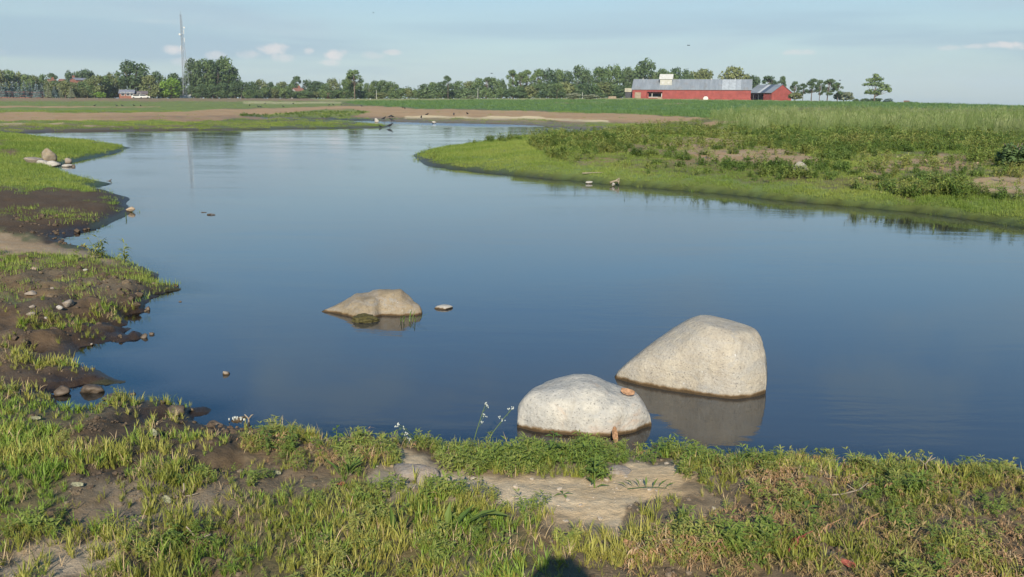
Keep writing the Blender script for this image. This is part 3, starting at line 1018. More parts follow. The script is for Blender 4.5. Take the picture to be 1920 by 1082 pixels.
# small barn with its gable to the pond ----------------------------------
DS = 345.0
P, H = place(1465, DS, R(40))
sb = empty('small_red_barn', P, H, 'small red barn with striped roof and open dark side', 'barn')
gw, LL = 4.5, 13.5
ev2 = z_at(1465, 173.2, DS) - P.z
rg2 = z_at(1465, 158.5, DS) - P.z
# local: gable faces -y, ridge runs along y
b = MB()
b.prism([(-gw, g), (gw, g), (gw, ev2), (0, rg2 - .08), (-gw, ev2)], 'y', 0, .2)
b.prism([(-gw, g), (gw, g), (gw, ev2), (0, rg2 - .08), (-gw, ev2)], 'y', LL - .2, LL)
b.box(gw - .2, gw, .2, LL - .2, g, ev2)
b.box(-gw, -gw + .2, .2, 4.6, g, ev2)
b.box(-gw + .001, -gw + .2, 4.6, LL - .2, ev2 - .35, ev2)
b.build('wall', MAT['red_paint'], sb)
MB().box(-.1, .1, .3, LL - .3, g, ev2).build('shade_backing', MAT['dark_paint_and_shade'], sb)  # dark sheet added inside, its colour standing in for shade in the open side
for yy in (7.4, 10.3):
    MB().box(-gw + .02, -gw + .2, yy, yy + .2, g, ev2 - .36).build('post', MAT['dark_paint_and_shade'], sb)
k_ = (rg2 - ev2) / gw
e = gw + .4
for s in (-1, 1):
    b = MB().prism([(0, rg2), (s * e, rg2 - k_ * e), (s * e, rg2 - k_ * e + .08), (0, rg2 + .08)], 'y', -.3, LL + .3)
    b.build('roof', MAT['roof_metal'], sb)
for (a, c, mm, nm) in ((3.6, 6.1, MAT['slate'], 'dark roof sheet'), (6.2, 7.7, MAT['white_paint'], 'white roof sheet')):
    b = MB().prism([(-.06, rg2 - k_ * .06 + .085), (-e, rg2 - k_ * e + .085), (-e, rg2 - k_ * e + .12), (-.06, rg2 - k_ * .06 + .12)], 'y', a, c)
    tag(b.build('roof_sheet', simple('dark_sheet', (.07, .085, .11), .5, .1, 1) if 'dark' in nm else simple('white_sheet', (.40, .40, .39), .5, .06, 1), sb), nm)
b = MB()
xx = -gw + .5
while xx < gw - .2:
    b.box(xx, xx + .06, -.03, -.003, g, ev2 + (rg2 - ev2) * (1 - abs(xx) / gw) - .12)
    xx += .7
b.build('cover_strips', MAT['red_paint'], sb)['kind'] = 'stuff'


def gable_house(name, label, cat, px, rr, wpx, ytop, yeave, depth, mwall, mroof, turn=0.0, wins=(), chimney=None, group=None, mwin=None):
    P, H = place(px, rr, turn)
    h = empty(name, P, H, label, cat, group)
    L = wpx * rr / F
    e_, r_ = z_at(px, yeave, rr) - P.z, z_at(px, ytop, rr) - P.z
    hw_ = depth / 2
    b = MB().box(-L / 2, L / 2, -hw_, hw_, -2.5, e_)
    b.prism([(-hw_, e_), (hw_, e_), (0, r_ - .1)], 'x', -L / 2 + .01, L / 2 - .01)
    b.build('wall', mwall, h)
    r0_ = roof_slabs(-L / 2 - .25, L / 2 + .25, hw_, e_, r_, .3, .1, 'roof', mroof, h)[0]
    windows(h, [(a * L - wd / 2, a * L + wd / 2, z0, z1) for (a, wd, z0, z1) in wins], -hw_ - .004, MAT['white_paint'], MAT['glass_dark'])
    if chimney is not None:
        MB().box(chimney * L - .45, chimney * L + .45, .2, 1.0, r_ - .9, r_ + 1.1).build('chimney', MAT['brick'], h)
    return h


gable_house('shed', 'grey shed with pale roof beside the left end of the long red barn', 'shed', 1179, 342, 13, 166, 172, 6, MAT['dark_paint_and_shade'], simple('lichen_roof', (.36, .32, .22), .9, .2, 1))
gable_house('brick_house', 'low brick house with grey roof and orange gable under the big round tree', 'house', 240, 372, 23, 168.5, 175, 7, MAT['brick'], MAT['slate'], R(-6),
            [(-.25, 1.1, .9, 2.0), (.1, 1.1, .9, 2.0), (.35, .9, .9, 2.0)])
gz_ = gable_house('long_outbuilding', 'long dark outbuilding with brown roof beside the low brick house', 'outbuilding', 264, 374, 22, 171, 176, 7, simple('brown_boards', (.10, .065, .05), .9, .2, 1), simple('brown_roof', (.12, .095, .09), .9, .2, 1), 0,
                  [(-.1, 1.2, .8, 1.8)])
# the orange gable standing up in front of the brick house's roof
gable_house('brick_tower_house', 'tall brick house end with grey roof showing above the olive trees', 'house', 152, 470, 20, 146.5, 150.5, 8, MAT['brick'], MAT['slate'], R(20), [(-.3, 1.2, 6, 7.4)], -.4)
gable_house('tiled_house', 'house with orange tiled roof behind the trees, left of the tall brick house end', 'house', 100, 480, 11, 149.5, 154, 8, MAT['white_paint'], MAT['tile_orange'], R(10), (), .2)
gable_house('tiled_house', 'narrow orange roofed house between tall brick house end and the left orange roof', 'house', 120, 500, 7, 148.5, 152, 7, MAT['brick'], MAT['tile_orange'], R(-10))
gable_house('brick_row', 'low orange brick building showing under the blue spruces', 'building', 42, 430, 84, 171.5, 175.5, 8, MAT['brick'], MAT['brick'], 0,
            [(-.4, 1.3, .6, 1.6), (-.25, 1.3, .6, 1.6), (-.1, 1.3, .6, 1.6), (.1, 1.3, .6, 1.6), (.3, 1.3, .6, 1.6)])
gable_house('tiled_house', 'white house with orange roof among the trees right of the big poplars', 'house', 559, 410, 15, 165.5, 171.5, 9, MAT['white_paint'], MAT['tile_orange'], R(15), [(.1, 1.2, 1.2, 2.4)], .2)
gable_house('red_cottage', 'tiny red cottage at the foot of the trees left of the tall lone elm', 'cottage', 617, 405, 7, 175.2, 179, 5, MAT['red_paint'], MAT['tile_orange'])
gable_house('farmhouse', 'tiny white farmhouse with red roof on the bare right horizon', 'house', 1700, 420, 7, 189, 192, 7, MAT['white_paint'], MAT['tile_orange'], 0, ())

# ------------------------------------------------------------------ the lattice mast
DM = 400.0
P, H = place(349, DM, R(12))
mast = empty('lattice_mast', P, H, 'tall slender steel lattice mast with dishes and antennas rising over trees', 'mast')
top = z_at(348, 27, DM) - P.z


def leg_at(k, z):
    t = z / top
    rad_ = 1.55 * (1 - t) ** 1.5 + .42
    an = R(90 + 120 * k + 25)
    return Vector((math.cos(an) * rad_, math.sin(an) * rad_, z))


for k in range(3):
    MB().tube([leg_at(k, top * q / 12) + Vector((0, 0, -.6 if q == 0 else 0)) for q in range(13)], [.085 - .003 * q for q in range(13)], 6).build('leg', MAT['steel'], mast)
b = MB()
z = 0.6
while z < top - .5:
    dz = max(1.0, 2.2 * (1 - z / top) + .9)
    for k in range(3):
        k2 = (k + 1) % 3
        b.tube([leg_at(k, z), leg_at(k2, min(z + dz, top))], .026, 4, False)
        b.tube([leg_at(k2, z), leg_at(k, min(z + dz, top))], .026, 4, False)
        b.tube([leg_at(k, z), leg_at(k2, z)], .026, 4, False)
    z += dz
tag(b.build('lattice', MAT['steel'], mast), kind='stuff')
b = MB()
b.tube([(0.1, -.12, 0.2), (0.1, -.12, top - 2)], .09, 4); b.build('cable_ladder', MAT['steel'], mast)
for (py, side) in ((60, 1), (75, 1), (90, -1)):
    z = z_at(349, py, DM) - P.z
    x = side * (.75 + .1 * random.random())
    MB().box(x - .10, x + .10, -.35, -.2, z - .9, z + .9).build('panel_antenna', MAT['white_paint'], mast)
    MB().tube([(x, -.2, z), (0, 0, z)], .05, 4).build('bracket', MAT['steel'], mast)
for (py, side, rd) in ((65, -1, .40), (52, 1, .36)):
    z = z_at(349, py, DM) - P.z
    x = side * .95
    b = MB()
    b.tube([(x, -.15, z), (x, -.3, z), (x, -.5, z), (x, -.52, z)], [rd * .4, rd * .8, rd, rd * .96], 14)
    b.build('dish', MAT['white_paint'], mast)
    MB().tube([(x, -.16, z), (0, 0, z)], .05, 4).build('bracket', MAT['steel'], mast)
MB().tube([(0, 0, top - 1.0), (0, 0, top + 1.2)], .05, 5).build('spire', MAT['steel'], mast)
for (k, px, wd, ht, lb) in ((0, 352, 2.7, 2.0, 'white equipment hut at the foot of the lattice mast'), (1, 342, 1.7, 1.3, 'small white cabinet left of the mast foot hut')):
    P, H = place(px, DM - 4, 0)
    h = empty('equipment_hut' if k == 0 else 'equipment_cabinet', P, H, lb, 'hut' if k == 0 else 'cabinet')
    hz = z_at(px, 178 if k == 0 else 180, DM - 4) - P.z
    MB().box(-wd / 2, wd / 2, -1, 1, -1.0, hz).build('wall', MAT['white_paint'], h)
    MB().box(-wd / 2 - .12, wd / 2 + .12, -1.12, 1.12, hz, hz + .12).build('roof', MAT['white_paint'], h)
    MB().box(-.35, .35, -1.05, -1.003, -.8, hz - .2).build('door', MAT['concrete'], h)


def car(px, rr, label, turn=0):
    P, H = place(px, rr, turn)
    c = empty('parked_car', P, H, label, 'car', 'white cars by the low brick house')
    L, wd = 4.2, 1.7
    prof = [(-L / 2, .35), (L / 2, .35), (L / 2, .75), (L / 2 - .9, .92), (L / 2 - 1.6, 1.42), (-L / 2 + .7, 1.45), (-L / 2 + .1, .95)]
    MB().prism(prof, 'y', -wd / 2, wd / 2).build('body', MAT['white_paint'], c)
    for s in (-1, 1):
        y0 = s * (wd / 2 + .004)
        MB().prism([(-L / 2 + .5, .95), (L / 2 - 1.2, .95), (L / 2 - 1.65, 1.34), (-L / 2 + .8, 1.36)], 'y', min(y0, y0 + s * .01), max(y0, y0 + s * .01)).build('window', MAT['glass_dark'], c)
        for x in (-1.3, 1.3):
            b = MB().tube([(x, s * (wd / 2 - .12), .32), (x, s * (wd / 2 + .03), .32)], .32, 12)
            b.build('wheel', MAT['rubber'], c)
    return c


car(258, 362, 'white car parked in front of the gap between low brick house and dark outbuilding', 0)
car(270, 363, 'white car parked at the right end of the dark outbuilding', .1)

# low things in the barn yard
P, H = place(1323, 318)
b = MB()
pts = [(-.75, .0), (.75, 0), (.85, .35), (.7, .85), (.2, 1.1), (-.4, 1.05), (-.85, .55)]
tag(MB().prism(pts, 'y', -.5, .5).build('wrapped_bale', MAT['white_paint']), 'white wrapped bale lying before the long barn wall', 'bale')
bpy.data.objects['wrapped_bale'].location = P; bpy.data.objects['wrapped_bale'].rotation_euler.z = H
P, H = place(1310, 318)
h = empty('harrow', P, H, 'rusty field harrow left of the white wrapped bale', 'harrow')
rust = simple('rust', (.16, .075, .045), .9, .3, 3)
MB().box(-1.6, 1.6, -.08, .08, .55, .7).build('beam', rust, h); MB().box(-1.3, 1.3, .8, .92, .5, .62).build('beam', rust, h)
for k in range(7):
    MB().tube([(-1.4 + k * .46, 0, .6), (-1.4 + k * .46, -.2, .25), (-1.4 + k * .46, .1, -.05)], .05, 5).build('tine', rust, h)
MB().box(-.06, .06, .08, 1.8, .5, .6).build('drawbar', rust, h)
for (px, lb) in ((1145, 'pale timber stack on the headland left of the shed, left of two'), (1151, 'pale timber stack on the headland left of the shed, right of two'), (1237, 'timber stack before the dark barn opening')):
    P, H = place(px, 322)
    h = empty('timber_stack', P, H, lb, 'timber stack', 'timber stacks')
    for lay in range(3):
        for k in range(4 - lay):
            x = (k - (3 - lay) / 2) * .34
            MB().box(x * .5 - .65, x * .5 + .65, x - .15, x + .15, -.1 + lay * .28, .15 + lay * .28).build('beam', MAT['wood_raw'], h)
for (px, rr, yt, lb) in ((694, 300, 184, 'white marker post at the left end of the green crop'), (706, 395, 169, 'thin grey lamp pole before the trees right of the tall lone elm'), (896, 395, 165, 'thin pale lamp pole before the middle trees'), (1092, 330, 173, 'pale post between the two grey bushes')):
    P, H = place(px, rr)
    o = MB().tube([(0, 0, -.3), (0, 0, z_at(px, yt, rr) - P.z)], [.09, .06], 6).build('pole', MAT['white_paint'])
    o.location = P
    tag(o, lb, 'pole')
    bpy.data.objects[o.name].name = 'marker_pole'

# ------------------------------------------------------------------ trees
def leaf_cloud(blobs, n, size, seed, shell=.55, drop=.0):
    """leaf-cluster faces spread through ellipsoids; returns a mesh with one tone per face cluster"""
    rg = np.random.default_rng(seed)
    B = np.array(blobs, float)
    wgt = (B[:, 3] * B[:, 4] + B[:, 4] * B[:, 5] + B[:, 3] * B[:, 5])
    which = rg.choice(len(B), n, p=wgt / wgt.sum())
    dv = rg.normal(size=(n, 3)); dv /= np.linalg.norm(dv, axis=1)[:, None]
    rad_ = shell + (1 - shell) * rg.random(n) ** .6
    rad_ *= 1 + rg.normal(size=n) * .06
    C = B[which, :3] + dv * B[which, 3:6] * rad_[:, None]
    nrm = dv + rg.normal(size=(n, 3)) * .55
    nrm[:, 2] += .25
    nrm /= np.linalg.norm(nrm, axis=1)[:, None]
    a = np.cross(nrm, rg.normal(size=(n, 3))); a /= np.linalg.norm(a, axis=1)[:, None] + 1e-9
    c = np.cross(nrm, a)
    s = size * (.55 + .9 * rg.random(n))[:, None]
    asp = (.6 + .5 * rg.random(n))[:, None]
    V = np.empty((n, 4, 3))
    V[:, 0] = C + a * s; V[:, 1] = C + c * s * asp; V[:, 2] = C - a * s; V[:, 3] = C - c * s * asp
    V[:, 0] -= nrm * s * .25; V[:, 2] -= nrm * s * .25
    blob_tone = rg.random(len(B))
    tone = np.clip(.5 * blob_tone[which] + .5 * rg.random(n), 0, 1)
    return np_mesh('crown', V.reshape(-1, 3), np.arange(4 * n).reshape(-1, 4), False, None, {'tone': np.repeat(tone, 4)})


def trunk_mesh(h0, limbs, r0_=.03, seed=0):
    rg = random.Random(seed)
    b = MB()
    b.tube([(0, 0, -.06), (.006, 0, h0 * .5), (0, .004, h0), (0, 0, h0 + .2)], [r0_ * 1.3, r0_, r0_ * .8, r0_ * .4], 7)
    for (x, y, z) in limbs:
        s = Vector((0, 0, h0 * rg.uniform(.6, 1.0)))
        e_ = Vector((x, y, z))
        mid = s.lerp(e_, .5) + Vector((0, 0, -.03))
        b.tube([s, mid, e_], [r0_ * .5, r0_ * .34, r0_ * .12], 5)
    return b.mesh('trunk', True)


def sub_blobs(seed, core, n, rmin, rmax, flat=1.0, thin=1.0):
    """lobes over the surface of core ellipsoids"""
    rg = random.Random(seed)
    out = []
    for (cx, cy, cz, ax, ay, az_) in core:
        out.append((cx, cy, cz, ax * .72, ay * .72, az_ * .72))
        for k in range(n):
            v = Vector((rg.gauss(0, 1), rg.gauss(0, 1), rg.gauss(0, 1) + .15)).normalized()
            q = rg.uniform(rmin, rmax)
            out.append((cx + v.x * ax * .78, cy + v.y * ay * .78, cz + v.z * az_ * .78, q * thin, q * thin, q * flat))
    return out


PROTO = {}


def proto(key, blobs, n, size, h0, limbs, r0_, shell=.55, seed=1):
    PROTO.setdefault(key, []).append((leaf_cloud(blobs, n, size, seed, shell), trunk_mesh(h0, limbs, r0_, seed)))


for s in range(3):
    bl = sub_blobs(20 + s, [(0, 0, .55, .42, .42, .40)], 16, .13, .21)
    bl += [(random.uniform(-.28, .28), random.uniform(-.28, .28), .22, .2, .2, .16) for _ in range(4)]
    proto('round', bl, 2300, .030, .3, [(b_[0], b_[1], b_[2]) for b_ in bl[2:9]], .03, .5, 30 + s)
for s in range(3):          # open crowns: separate pads of leaves with sky between
    rg = random.Random(50 + s)
    bl = []
    for k in range(16):
        z = rg.uniform(.34, .94)
        ww = .36 * math.sin(math.pi * min(1, (z - .22) / .80)) ** .7
        an = rg.uniform(0, 6.28)
        q = rg.uniform(.5, 1)
        bl.append((math.cos(an) * ww * q, math.sin(an) * ww * q, z, rg.uniform(.12, .21), rg.uniform(.12, .21), rg.uniform(.06, .11)))
    bl.append((0, 0, .92, .14, .14, .07))
    proto('airy', bl, 2300, .024, .62, [(b_[0], b_[1], b_[2]) for b_ in bl], .026, .3, 60 + s)
for s in range(3):          # big old poplars
    bl = sub_blobs(70 + s, [(0, 0, .62, .36, .36, .34), (.05, 0, .34, .36, .36, .26)], 12, .10, .17, 1.15)
    proto('poplar', bl, 3000, .024, .3, [(b_[0], b_[1], b_[2]) for b_ in bl[3:10]], .03, .45, 75 + s)
for s in range(2):          # spruces: tiers of drooping boughs
    rg = random.Random(90 + s)
    bl = []
    for k in range(9):
        z = .10 + k * .095
        ww = .42 * (1 - (z - .06) / .98)
        m_ = max(3, int(9 - k * .7))
        for q in range(m_):
            an = 6.28 * q / m_ + rg.uniform(-.3, .3)
            bl.append((math.cos(an) * ww * .65, math.sin(an) * ww * .65, z + rg.uniform(-.02, .02), ww * .42 + .02, ww * .42 + .02, .045))
    bl.append((0, 0, .95, .035, .035, .06))
    proto('spruce', bl, 1900, .022, .8, [], .025, .2, 95 + s)
for s in range(2):
    bl = sub_blobs(110 + s, [(0, 0, .45, .42, .42, .40)], 12, .15, .24)
    proto('bush', bl, 1300, .045, .2, [(b_[0], b_[1], b_[2]) for b_ in bl[2:7]], .02, .4, 115 + s)
for s in range(2):
    bl = sub_blobs(120 + s, [(0, 0, .66, .40, .40, .30)], 9, .13, .2)
    proto('sapling', bl, 700, .045, .5, [], .03, .45, 125 + s)

TREE_GROUPS = {}
WFAT = dict(round=1.22, airy=1.2, poplar=1.3, spruce=1.15, bush=1.2, sapling=1.15)


def tree(kind, px, ytop, wpx, rr, leaf, label, name='broadleaf_tree', cat='tree', group=None, var=None, spin=None):
    P = at(px, rr)
    h_ = z_at(px, ytop, rr) - P.z
    w_ = wpx * rr / F
    v = (var if var is not None else random.randrange(len(PROTO[kind]))) % len(PROTO[kind])
    cm_, tm = PROTO[kind][v]
    key = (kind, v, leaf)
    if key not in TREE_GROUPS:
        c = cm_.copy(); c.materials.append(MAT[leaf]); TREE_GROUPS[key] = c
        if not tm.materials: tm.materials.append(MAT['bark'])
    root = empty(name, P, 0, label, cat, group)
    for nm, me_ in (('crown', TREE_GROUPS[key]), ('trunk', tm)):
        o = link(nm, me_, None, root)
        o.scale = (w_ * WFAT[kind], w_ * WFAT[kind], h_ * 1.02)
        o.rotation_euler.z = spin if spin is not None else random.uniform(0, 6.28)
    return root


G1 = 'blue spruces along the far left'
for k, (px, yt, wpx) in enumerate(((3, 152, 15), (14, 150, 15), (26, 151, 15), (37, 153, 14), (48, 151, 15), (59, 153, 15), (70, 152, 14), (80, 155, 13))):
    tree('spruce', px, yt, wpx, 395 + (k % 3) * 3, 'leaf_blue', 'dark blue green spruce in the close row at the far left', 'spruce_tree', 'spruce', G1)
for k, (px, yt, wpx) in enumerate(((92, 158, 14), (103, 160, 13), (113, 162, 13))):
    tree('spruce', px, yt, wpx, 390 + k * 2, 'leaf_pale' if k != 1 else 'leaf_blue', 'pale silvery spruce at the right end of the blue spruce row', 'spruce_tree', 'spruce', G1)
tree('spruce', 135, 162, 15, 388, 'leaf_pale', 'pale silvery spruce standing alone before the olive trees', 'spruce_tree', 'spruce', G1)
G2 = 'mixed trees behind the blue spruces'
for k, (px, yt, wpx) in enumerate(((5, 133, 24), (20, 132, 24), (37, 136, 22), (52, 139, 22), (66, 142, 20), (84, 141, 18), (-14, 131, 26))):
    tree('round', px, yt, wpx, 440 + (k % 3) * 6, ('leaf_olive', 'leaf_green')[k % 2], 'green broadleaf tree rising behind the dark blue spruces', group=G2)
for k, (px, yt, wpx) in enumerate(((103, 138, 20), (134, 134, 20), (150, 134, 22), (165, 131, 22), (173, 133, 18))):
    tree('round' if k else 'airy', px, yt, wpx, 505 + k * 3, 'leaf_dark', 'dark tree behind the tall brick house end', group='dark trees around the brick house')
for k, (px, yt, wpx) in enumerate(((92, 152, 22), (107, 151.5, 22), (118, 153, 18), (144, 156, 20))):
    tree('round', px, yt, wpx, 425 + k * 4, ('leaf_olive', 'leaf_green')[k % 2], 'olive tree half hiding the orange roofs', group='olive trees before the orange roofs')
for k, (px, yt, wpx) in enumerate(((551, 170.5, 16), (562, 171.5, 18), (570, 169, 14))):
    tree('round', px, yt, wpx, 400 + k * 2, 'leaf_green', 'green tree hiding the walls of the orange roofed white house', group='trees before the white house')
G3 = 'olive green trees left of the big round tree'
for k, (px, yt, wpx) in enumerate(((124, 151, 22), (139, 154, 20), (157, 153, 24), (171, 147, 26), (186, 142, 28), (200, 143, 26), (213, 138, 28), (224, 150, 22), (178, 158, 22), (158, 164, 20), (205, 160, 24))):
    tree('round', px, yt, wpx, 400 + (k % 4) * 7, ('leaf_olive', 'leaf_olive', 'leaf_green')[k % 3], 'olive green tree in the clump left of the big round tree', group=G3)
tree('bush', 188, 172, 18, 380, 'leaf_bright', 'small bright bush at the foot of the olive green trees', 'bush', 'bush')
tree('poplar', 254, 116.5, 60, 405, 'leaf_dark', 'big round crowned tree with pale trunks above the low brick house', var=0)
tree('round', 297, 135, 24, 392, 'leaf_dark', 'dark narrow tree right of the dark outbuilding', var=1)
tree('round', 283, 141, 30, 384, 'leaf_olive', 'pale green tree at the right end of the dark outbuilding', var=2)
tree('round', 322, 147, 38, 386, 'leaf_bright', 'bright yellow green round tree left of the mast', var=0)
tree('round', 329, 137, 26, 415, 'leaf_dark', 'dark tree rising behind the bright yellow green tree', var=2)
tree('round', 343, 146, 22, 418, 'leaf_dark', 'dark tree directly behind the mast', var=1)
tree('spruce', 313, 141, 10, 425, 'leaf_dark', 'thin dark spruce tip left of the bright green tree', 'spruce_tree', 'spruce')
G4 = 'big poplars right of the mast'
for k, (px, yt, wpx) in enumerate(((366, 112, 36), (386, 112, 36), (407, 110.5, 42), (424, 109, 44), (438, 128, 30), (370, 136, 30), (395, 140, 34))):
    tree('poplar', px, yt, wpx, 408 + k * 3, 'leaf_green' if k % 2 else 'leaf_dark', 'tall poplar in the big clump right of the mast', 'poplar_tree', 'poplar', G4, var=k)
for k, (px, yt, wpx) in enumerate(((378, 158, 20), (400, 160, 22), (420, 156, 24), (441, 153, 22), (453, 152, 18), (464, 155, 18), (360, 160, 16))):
    tree('round', px, yt, wpx, 394 + k, 'leaf_dark', 'low dark tree at the foot of the big poplars', group='low dark trees under the poplars')
for k, (px, yt) in enumerate(((367, 175), (408, 171.5), (434, 174), (458, 171))):
    tree('sapling', px, yt, (9, 14, 9, 9)[k], 376, 'leaf_green', 'small round headed sapling on the meadow before the poplars', 'sapling', 'sapling', 'saplings before the poplars')
G5 = 'mixed trees between poplars and lone elm'
for k, (px, yt, wpx, kd, lf) in enumerate(((475, 154, 22, 'round', 'leaf_dark'), (489, 150, 24, 'round', 'leaf_olive'), (509, 153.5, 15, 'round', 'leaf_dark'), (531, 153, 26, 'round', 'leaf_olive'),
                                           (546, 157, 20, 'round', 'leaf_green'), (557, 144, 20, 'airy', 'leaf_dark'), (577, 151, 26, 'round', 'leaf_dark'), (594, 152, 32, 'round', 'leaf_dark'),
                                           (612, 157, 20, 'round', 'leaf_green'), (625, 147.5, 24, 'round', 'leaf_olive'), (638, 149, 10, 'spruce', 'leaf_dark'), (650, 149, 22, 'round', 'leaf_green'), (520, 160, 20, 'round', 'leaf_green'))):
    tree(kd, px, yt, wpx, 430 + (k % 4) * 6, lf, 'tree in the mixed belt between big poplars and lone elm', group=G5)
for k, (px, yt, wpx) in enumerate(((470, 168, 20), (486, 168, 16), (497, 162, 20), (515, 166, 20), (533, 164, 18), (545, 168, 16), (576, 172, 26), (592, 171, 22), (606, 166, 18), (622, 170, 18), (635, 167, 22), (652, 170, 18), (677, 170, 22))):
    tree('bush' if k % 3 else 'round', px, yt, wpx, 392 + (k % 4) * 4, ('leaf_green', 'leaf_dark', 'leaf_green', 'leaf_olive')[k % 4], 'low bushy tree along the meadow edge before the mixed belt', 'bushy_tree', 'tree', 'low trees at the meadow edge')
tree('airy', 665, 132.5, 34, 378, 'leaf_green', 'tall elm with bare pale trunk standing clear before the middle trees', 'elm_tree', 'elm', var=0)
tree('round', 660, 152, 26, 384, 'leaf_green', 'bushy green tree behind the trunk of the tall lone elm', var=1)
G6 = 'feathery willows right of the lone elm'
for k, (px, yt, wpx) in enumerate(((692, 155, 24), (704, 152, 24), (718, 151, 26), (733, 152, 22), (743, 158, 16))):
    tree('poplar', px, yt, wpx, 410 + k * 3, 'leaf_green', 'feathery green willow in the clump right of the lone elm', 'willow_tree', 'willow', G6)
for k, (px, yt, wpx) in enumerate(((752, 164, 20), (766, 164, 18), (778, 168, 14), (790, 172, 14), (690, 172, 20), (715, 172, 22), (738, 173, 20))):
    tree('bush', px, yt, wpx, 400 + k, ('leaf_green', 'leaf_olive')[k % 2], 'low bush in the dip between willows and middle wood', 'bush', 'bush', 'bushes in the dip')
G7 = 'trees of the middle wood'
for k, (px, yt, wpx, kd, lf) in enumerate(((797, 158, 26, 'round', 'leaf_dark'), (812, 154, 24, 'round', 'leaf_green'), (828, 154, 22, 'round', 'leaf_dark'), (860, 153, 26, 'round', 'leaf_green'), (880, 152, 26, 'round', 'leaf_olive'),
                                           (897, 147, 24, 'round', 'leaf_green'), (912, 145, 24, 'airy', 'leaf_dark'), (926, 146, 26, 'round', 'leaf_green'), (940, 149, 20, 'round', 'leaf_dark'),
                                           (806, 168, 22, 'bush', 'leaf_green'), (826, 170, 20, 'bush', 'leaf_olive'), (848, 168, 20, 'bush', 'leaf_green'), (868, 168, 22, 'bush', 'leaf_dark'), (884, 170, 18, 'bush', 'leaf_olive'), (922, 170, 20, 'bush', 'leaf_green'), (935, 168, 18, 'bush', 'leaf_dark'))):
    tree(kd, px, yt, wpx, 400 + (k % 5) * 5, lf, 'broadleaf tree in the wood left of the tall airy trees', group=G7)
tree('airy', 840, 142.5, 18, 392, 'leaf_dark', 'slim dark tree standing above its neighbours in the middle wood', var=1)
for k, px in enumerate((911, 941)):
    tree('sapling', px, 164, 14, 375, 'leaf_green', ('slender sapling at the field edge left of the tall airy trees', 'slender sapling at the field edge under the tall airy trees')[k], 'sapling', 'sapling')
G8 = 'tall airy trees left of the barn wood'
for k, (px, yt, wpx) in enumerate(((961, 132.5, 24), (975, 136, 22), (987, 132, 28), (1009, 131, 30))):
    tree('airy', px, yt, wpx, 388 + k * 3, 'leaf_green', 'tall airy tree with visible limbs at the left of the barn wood', group=G8, var=k)
G9 = 'trees of the barn wood'
for k, (px, yt, wpx, lf) in enumerate(((1030, 130, 32, 'leaf_dark'), (1046, 131, 28, 'leaf_green'), (1063, 134, 26, 'leaf_dark'), (1084, 124.5, 34, 'leaf_dark'), (1099, 131, 26, 'leaf_green'), (1122, 125.5, 34, 'leaf_green'),
                                       (1150, 123, 38, 'leaf_green'), (1176, 125.5, 28, 'leaf_dark'), (1190, 132, 34, 'leaf_green'), (1226, 135, 30, 'leaf_olive'), (1241, 129, 30, 'leaf_dark'), (1267, 128, 30, 'leaf_dark'), (1285, 131, 26, 'leaf_dark'), (1298, 135, 30, 'leaf_olive'), (1317, 129, 40, 'leaf_olive'), (1256, 136, 28, 'leaf_green'))):
    tree('round', px, yt, wpx, 395 + (k % 5) * 6, lf, 'dense broadleaf tree in the wood behind the long red barn', group=G9)
tree('round', 1207, 112.5, 46, 405, 'leaf_dark', 'tallest tree of the wood, left of the white dormer', var=0)
G10 = 'undergrowth trees before the barn wood'
for k, px in enumerate((958, 974, 992, 1008, 1026, 1044, 1060, 1078, 1096, 1114, 1131, 1148, 1163)):
    tree('round' if k % 2 else 'bush', px, (166, 164, 160, 158, 154, 156, 152, 158, 155, 160, 152, 158, 160)[k], 30, 366 + (k % 4) * 5, ('leaf_dark', 'leaf_green', 'leaf_olive', 'leaf_green')[k % 4], 'low leafy tree along the field edge before the barn wood', 'bushy_tree', 'tree', G10)
for k, (px, yt, wpx) in enumerate(((951, 172, 18), (982, 173, 18), (1018, 172, 20), (1052, 173, 18), (1128, 174, 18), (1160, 174, 18))):
    tree('bush', px, yt, wpx, 356, 'leaf_dark', 'dark bush along the foot of the barn wood', 'bush', 'bush', 'dark bushes at the wood foot')
tree('round', 1370, 126, 48, 378, 'leaf_olive', 'broad sunlit tree behind the right end of the long red barn', var=1)
tree('round', 1396, 139, 32, 375, 'leaf_olive', 'smaller tree behind the right corner of the long red barn', var=2)
tree('round', 1412, 143, 26, 358, 'leaf_dark', 'dark tree in the gap between the two red barns', var=0)
tree('airy', 1440, 143.5, 30, 372, 'leaf_dark', 'flat topped tree behind the small barn roof', var=0)
tree('airy', 1463, 143.5, 18, 368, 'leaf_dark', 'small tree sticking up behind the small barn ridge', var=2)
tree('bush', 1428, 165, 24, 372, 'leaf_dark', 'dark bush behind the small barn', 'bush', 'bush')
G11 = 'row of thin trees right of the small barn'
for k, (px, yt, wpx) in enumerate(((1489, 153.5, 17), (1505, 157, 16), (1521, 148, 24), (1536, 151, 17), (1551, 148.5, 27), (1570, 155, 22))):
    tree('airy', px, yt, wpx, 335 + k * 2, 'leaf_dark', ('first', 'second', 'third', 'fourth', 'fifth', 'last')[k] + ' thin tree from the small barn in the open row', 'row_tree', 'tree', G11, var=k)
tree('bush', 1491, 173, 24, 332, 'leaf_olive', 'olive bush at the right wall of the small barn', 'bush', 'bush')
tree('bush', 1582, 171.5, 34, 350, 'leaf_pale', 'grey green bush at the right end of the thin tree row', 'bush', 'bush')
